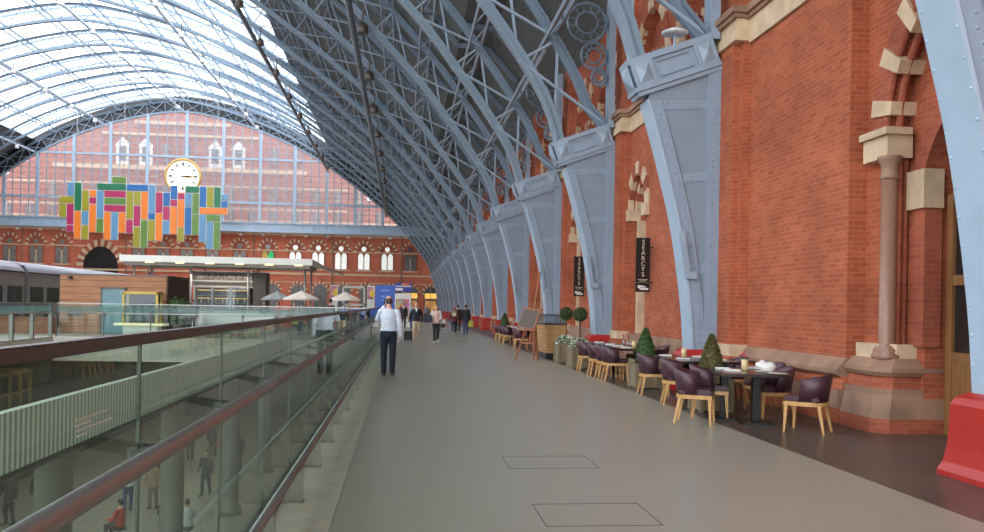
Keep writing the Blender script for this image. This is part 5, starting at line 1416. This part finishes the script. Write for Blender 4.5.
def bag(name, x, y, z, w, d, h, rgb, lab, strap=.3, rz=0):
    r = thing(name, lab, 'bag', (x,y,z), rz)
    mb = MB(); mb.loft([[(-w*a,-d*a,zz),(w*a,-d*a,zz),(w*a,d*a,zz),(-w*a,d*a,zz)] for a,zz in ((.45,0),(.5,h*.3),(.48,h*.8),(.36,h))], False); mb.build('bag_body', cmat(rgb,.6), r, .02)
    MB().tube([(-w*.3,0,h*.95),(-w*.22,0,h+strap*.8),(0,0,h+strap),(w*.22,0,h+strap*.8),(w*.3,0,h*.95)], .012, 6).build('strap', cmat(rgb,.6), r)
bag('shoulder_bag', 1.14,36.72,.90,.40,.18,.34,(30,34,48),'large dark shoulder bag carried by the woman with long fair hair',.1); bag('handbag', 1.80,36.76,.68,.2,.12,.18,(26,24,26),'small black handbag held low by the woman with long fair hair',.12)
# group walking away
person('woman in burgundy jacket and pink hat walking away with a backpack', (3.04,48.7,0), 0, 1.60, (96,40,46), (36,44,66), (90,60,44), .12, (220,214,206), SKIN_M, ('swingf','swingb'), .26, coat=.12, female=True, hat=(226,110,128), vox=.018)
r = thing('backpack', 'beige backpack on the back of the woman in the pink hat', 'backpack', (3.04,48.53,1.02))
MB().box(-.15,.15,-.14,.04,0,.40).build('pack', cmat((150,124,96)), r, .04); MB().box(-.1,.1,-.18,-.13,.05,.22).build('pocket', cmat((214,206,190)), r, .02)
person('man in long dark coat and blue jeans walking away', (3.76,48.9,0), 0, 1.74, (34,36,38), (56,72,104), (44,34,28), 0, (40,34,30), SKIN_D, ('down','down'), .2, coat=.14, vox=.018)
bag('carrier_bag', 4.06,48.95,.42,.3,.14,.38,(170,180,60),'yellow green carrier bag held by the man in the long dark coat',.1)
person('person in dark clothes walking between the two others ahead', (3.5,52.0,0), 0, 1.74, (48,42,46), (60,48,44), (40,32,28), 0, (40,34,30), SKIN_D, ('down','down'), .3, coat=.1, vox=.02)
person('man in dark suit and white shirt walking in the distance beside the poster stand', (.11,58,0), PI, 1.78, (44,44,50), (40,40,46), (60,48,40), 0, vox=.02, arms=('down','swingb'), stride=.3, collar=(226,226,226), coat=.1)
person('person in pale blue shirt and blue jeans in the distance', (.78,60,0), PI, 1.76, (150,168,196), (48,72,122), (60,46,40), 0, vox=.02, arms=('down','down'), stride=.2)
person('person in grey jacket far along the walkway', (2.3,78,0), PI, 1.72, (120,112,118), (80,76,84), (80,60,48), 0, vox=.022, arms=('down','down'), stride=.2)
person('person in mauve jacket near the feet of the far ribs', (2.95,70,0), PI, 1.74, (150,136,150), (70,66,80), (40,32,28), 0, vox=.022, arms=('down','down'))
person('person in pale pink top in front of the yellow doors', (1.6,88,0), 0, 1.7, (196,150,140), (80,60,60), (70,50,40), 0, vox=.024)
# people behind the glass at the bar terrace
person('man in dark jacket standing behind the end of the glass railing', (-2.62,41.2,0), -PI/2, 1.82, (44,50,58), (40,42,52), (40,30,26), 0, vox=.018, arms=('bent','down'))
person('man in dark brown jacket standing left of the man in the dark jacket', (-3.55,42.0,0), -.6, 1.9, (70,58,52), (50,48,52), (44,34,30), 0, vox=.018, arms=('down','bent'))
person('fair haired woman in pale top sitting at a table behind the railing', (-5.2,42.2,0), -2.5, 1.74, (212,200,186), (90,84,84), (190,140,96), .1, vox=.018, arms=('table','table'), seat=True, female=True)
person('person in dark top standing by the bar, left of the parasols', (-8.05,50,0), PI, 1.72, (36,34,38), (40,38,44), (36,28,24), 0, vox=.02, arms=('bent','bent'))
person('person in dark shirt standing right of the kiosk shrub', (-11.4,47.0,0), PI, 1.74, (40,38,40), (44,40,44), (36,28,24), 0, vox=.02)
person('person in red top standing under the grey parasol', (-8.3,57,0), 2.6, 1.7, (176,70,56), (60,56,64), (90,60,44), .08, vox=.022)
person('person in brown top standing under the beige parasol', (-7.3,57.5,0), -2.4, 1.72, (140,84,60), (60,56,64), (110,70,44), 0, vox=.022)
person('person in black top standing right of the beige parasol', (-6.3,57.6,0), 2.8, 1.74, (44,42,46), (60,56,64), (50,36,30), 0, vox=.022)
# the stool under the seated woman, little table
r = thing('stool', 'round stool under the fair haired woman at the railing', 'stool', (-5.2,42.2,0)); MB().lathe([(.19,0),(.19,.04),(.16,.05)], (0,0,.38), 16).build('seat', M['black'], r); MB().tube([(0,0,.02),(0,0,.38)], .03, 8).build('stem', M['steel'], r); MB().lathe([(.18,0),(.18,.02),(.03,.03)], n=16).build('base', M['steel'], r)
r = thing('bistro_table', 'small round table before the fair haired woman', 'table', (-4.85,41.72,0)); MB().lathe([(.33,0),(.33,.03)], (0,0,.72), 20).build('tabletop', M['white'], r); MB().tube([(0,0,.02),(0,0,.72)], .03, 8).build('stem', M['steel'], r); MB().lathe([(.22,0),(.22,.02),(.03,.03)], n=16).build('base', M['steel'], r)
# shoppers on the lower level
LZ = -5.8
lower = [((-7.37,32.9),2.9,1.74,(50,52,54),(44,52,66),(44,34,28),'man in dark jacket walking on the lower level, seen through the glass',.3,0),
 ((-9.5,30.5),.2,1.72,(206,206,214),(60,80,112),(60,46,38),'person in white top and blue jeans on the lower level',.15,0),
 ((-8.75,30.9),3.0,1.74,(140,116,92),(116,98,82),(70,52,40),'person in tan coat on the lower level',.1,.12),
 ((-9.7,40.0),.3,1.74,(40,44,48),(44,44,52),(44,34,28),'person in dark clothes on the lower level, left of the pair',.3,0),
 ((-8.9,41.0),.1,1.7,(48,46,52),(44,44,52),(44,34,28),'person in dark clothes on the lower level with a red bag',.3,.1),
 ((-10.3,37.6),2.6,1.76,(44,46,48),(48,46,48),(40,32,28),'person in black coat on the lower level, beyond the person in the tan coat',.2,.15),
 ((-12.7,28.8),2.8,1.76,(40,42,46),(40,40,46),(36,28,24),'person in black coat by the shop windows of the lower level',.1,.2),
 ((-12.1,29.6),.2,1.7,(52,42,42),(46,44,50),(120,70,44),'person in dark brown jacket by the shop windows of the lower level',.1,.1),
 ((-7.0,37.2),.2,1.78,(36,38,42),(40,40,46),(40,32,28),'tall person in black on the lower level near the columns',.2,.15)]
for (xy, rz, h, tp, bt, hr, lab, st, ct) in lower:
    person(lab, (xy[0],xy[1],LZ), rz, h, tp, bt, hr, 0, vox=.022, stride=st, coat=ct, arms=('down','swingf'))
bag('shopping_bag', -8.62,41.0,LZ+.45,.3,.14,.36,(178,60,52),'red shopping bag held by a person on the lower level',.1)
for i, (x, y, rz, tp, hr, lab) in enumerate(((-8.5,26.6,1.2,(178,52,48),(50,38,32),'person in red top sitting on the lower level'),(-7.3,27.0,-.4,(44,50,44),(180,160,130),'fair haired person in dark top sitting on the lower level'),(-6.5,26.6,.5,(196,200,204),(44,34,28),'person in white shirt sitting on the lower level'))):
    person(lab, (x,y,LZ), rz, 1.74, tp, (50,50,58), hr, 0, vox=.022, seat=True, arms=('table','table'))
    r = thing('stool', ['round stool under the person in red on the lower level','round stool under the fair haired person on the lower level','round stool under the person in white shirt on the lower level'][i], 'stool', (x,y,LZ), 0, 'stools on the lower level'); MB().lathe([(.19,0),(.19,.04),(.16,.05)], (0,0,.38), 16).build('seat', M['black'], r); MB().tube([(0,0,.02),(0,0,.38)], .03, 8).build('stem', M['steel'], r)
# ------------------------------------------------------------------ camera, sky, light
cam = bpy.data.objects.new('camera', bpy.data.cameras.new('camera')); COL.objects.link(cam)
F = 830.0
cam.data.sensor_width = 36; cam.data.sensor_fit = 'HORIZONTAL'; cam.data.lens = F/984*36
cam.data.shift_y = (306.6-266)/984; cam.data.clip_end = 600; cam.data.clip_start = .05
yaw = math.atan(90/F)
cam.matrix_world = Matrix.Translation((0,0,1.65)) @ Matrix.Rotation(-yaw,4,'Z') @ Matrix.Rotation(PI/2,4,'X') @ Matrix.Rotation(.018,4,'Z')
SC.camera = cam
w = bpy.data.worlds.new('sky'); SC.world = w; w.use_nodes = True
nt = w.node_tree; bg = nt.nodes['Background']; tc = nt.nodes.new('ShaderNodeTexCoord'); nz = nt.nodes.new('ShaderNodeTexNoise'); cr = nt.nodes.new('ShaderNodeValToRGB')
nz.inputs['Scale'].default_value = 2; nt.links.new(tc.outputs['Generated'], nz.inputs['Vector']); nt.links.new(nz.outputs['Fac'], cr.inputs['Fac'])
cr.color_ramp.elements[0].color = (.86,.92,1,1); cr.color_ramp.elements[1].color = (1,1,1,1)
nt.links.new(cr.outputs['Color'], bg.inputs['Color']); bg.inputs['Strength'].default_value = 3.2
# area fills added to brighten the lower level, and the bar light
def area(name, loc, size, power, col=(1,.9,.75), rot=(0,0,0), sy=None):
    l = bpy.data.lights.new(name, 'AREA'); l.energy = power; l.color = col; l.size = size
    if sy: l.shape = 'RECTANGLE'; l.size_y = sy
    o = bpy.data.objects.new(name, l); COL.objects.link(o); o.location = loc; o.rotation_euler = rot
    return o
area('lower_level_fill', (-10,24,-1.0), 2, 300, (1,.95,.85), sy=44)
area('lower_level_fill', (-2.2,24,-1.1), 1, 160, (1,.95,.85), sy=44)
area('lower_level_fill', (-9,47,-1.2), 10, 260, (1,.9,.75), sy=14)
area('bar_light', (-13.5,64,3.6), 4, 120, sy=3)
SC.view_settings.view_transform = 'Standard'; SC.view_settings.look = 'None'; SC.view_settings.exposure = 0.62
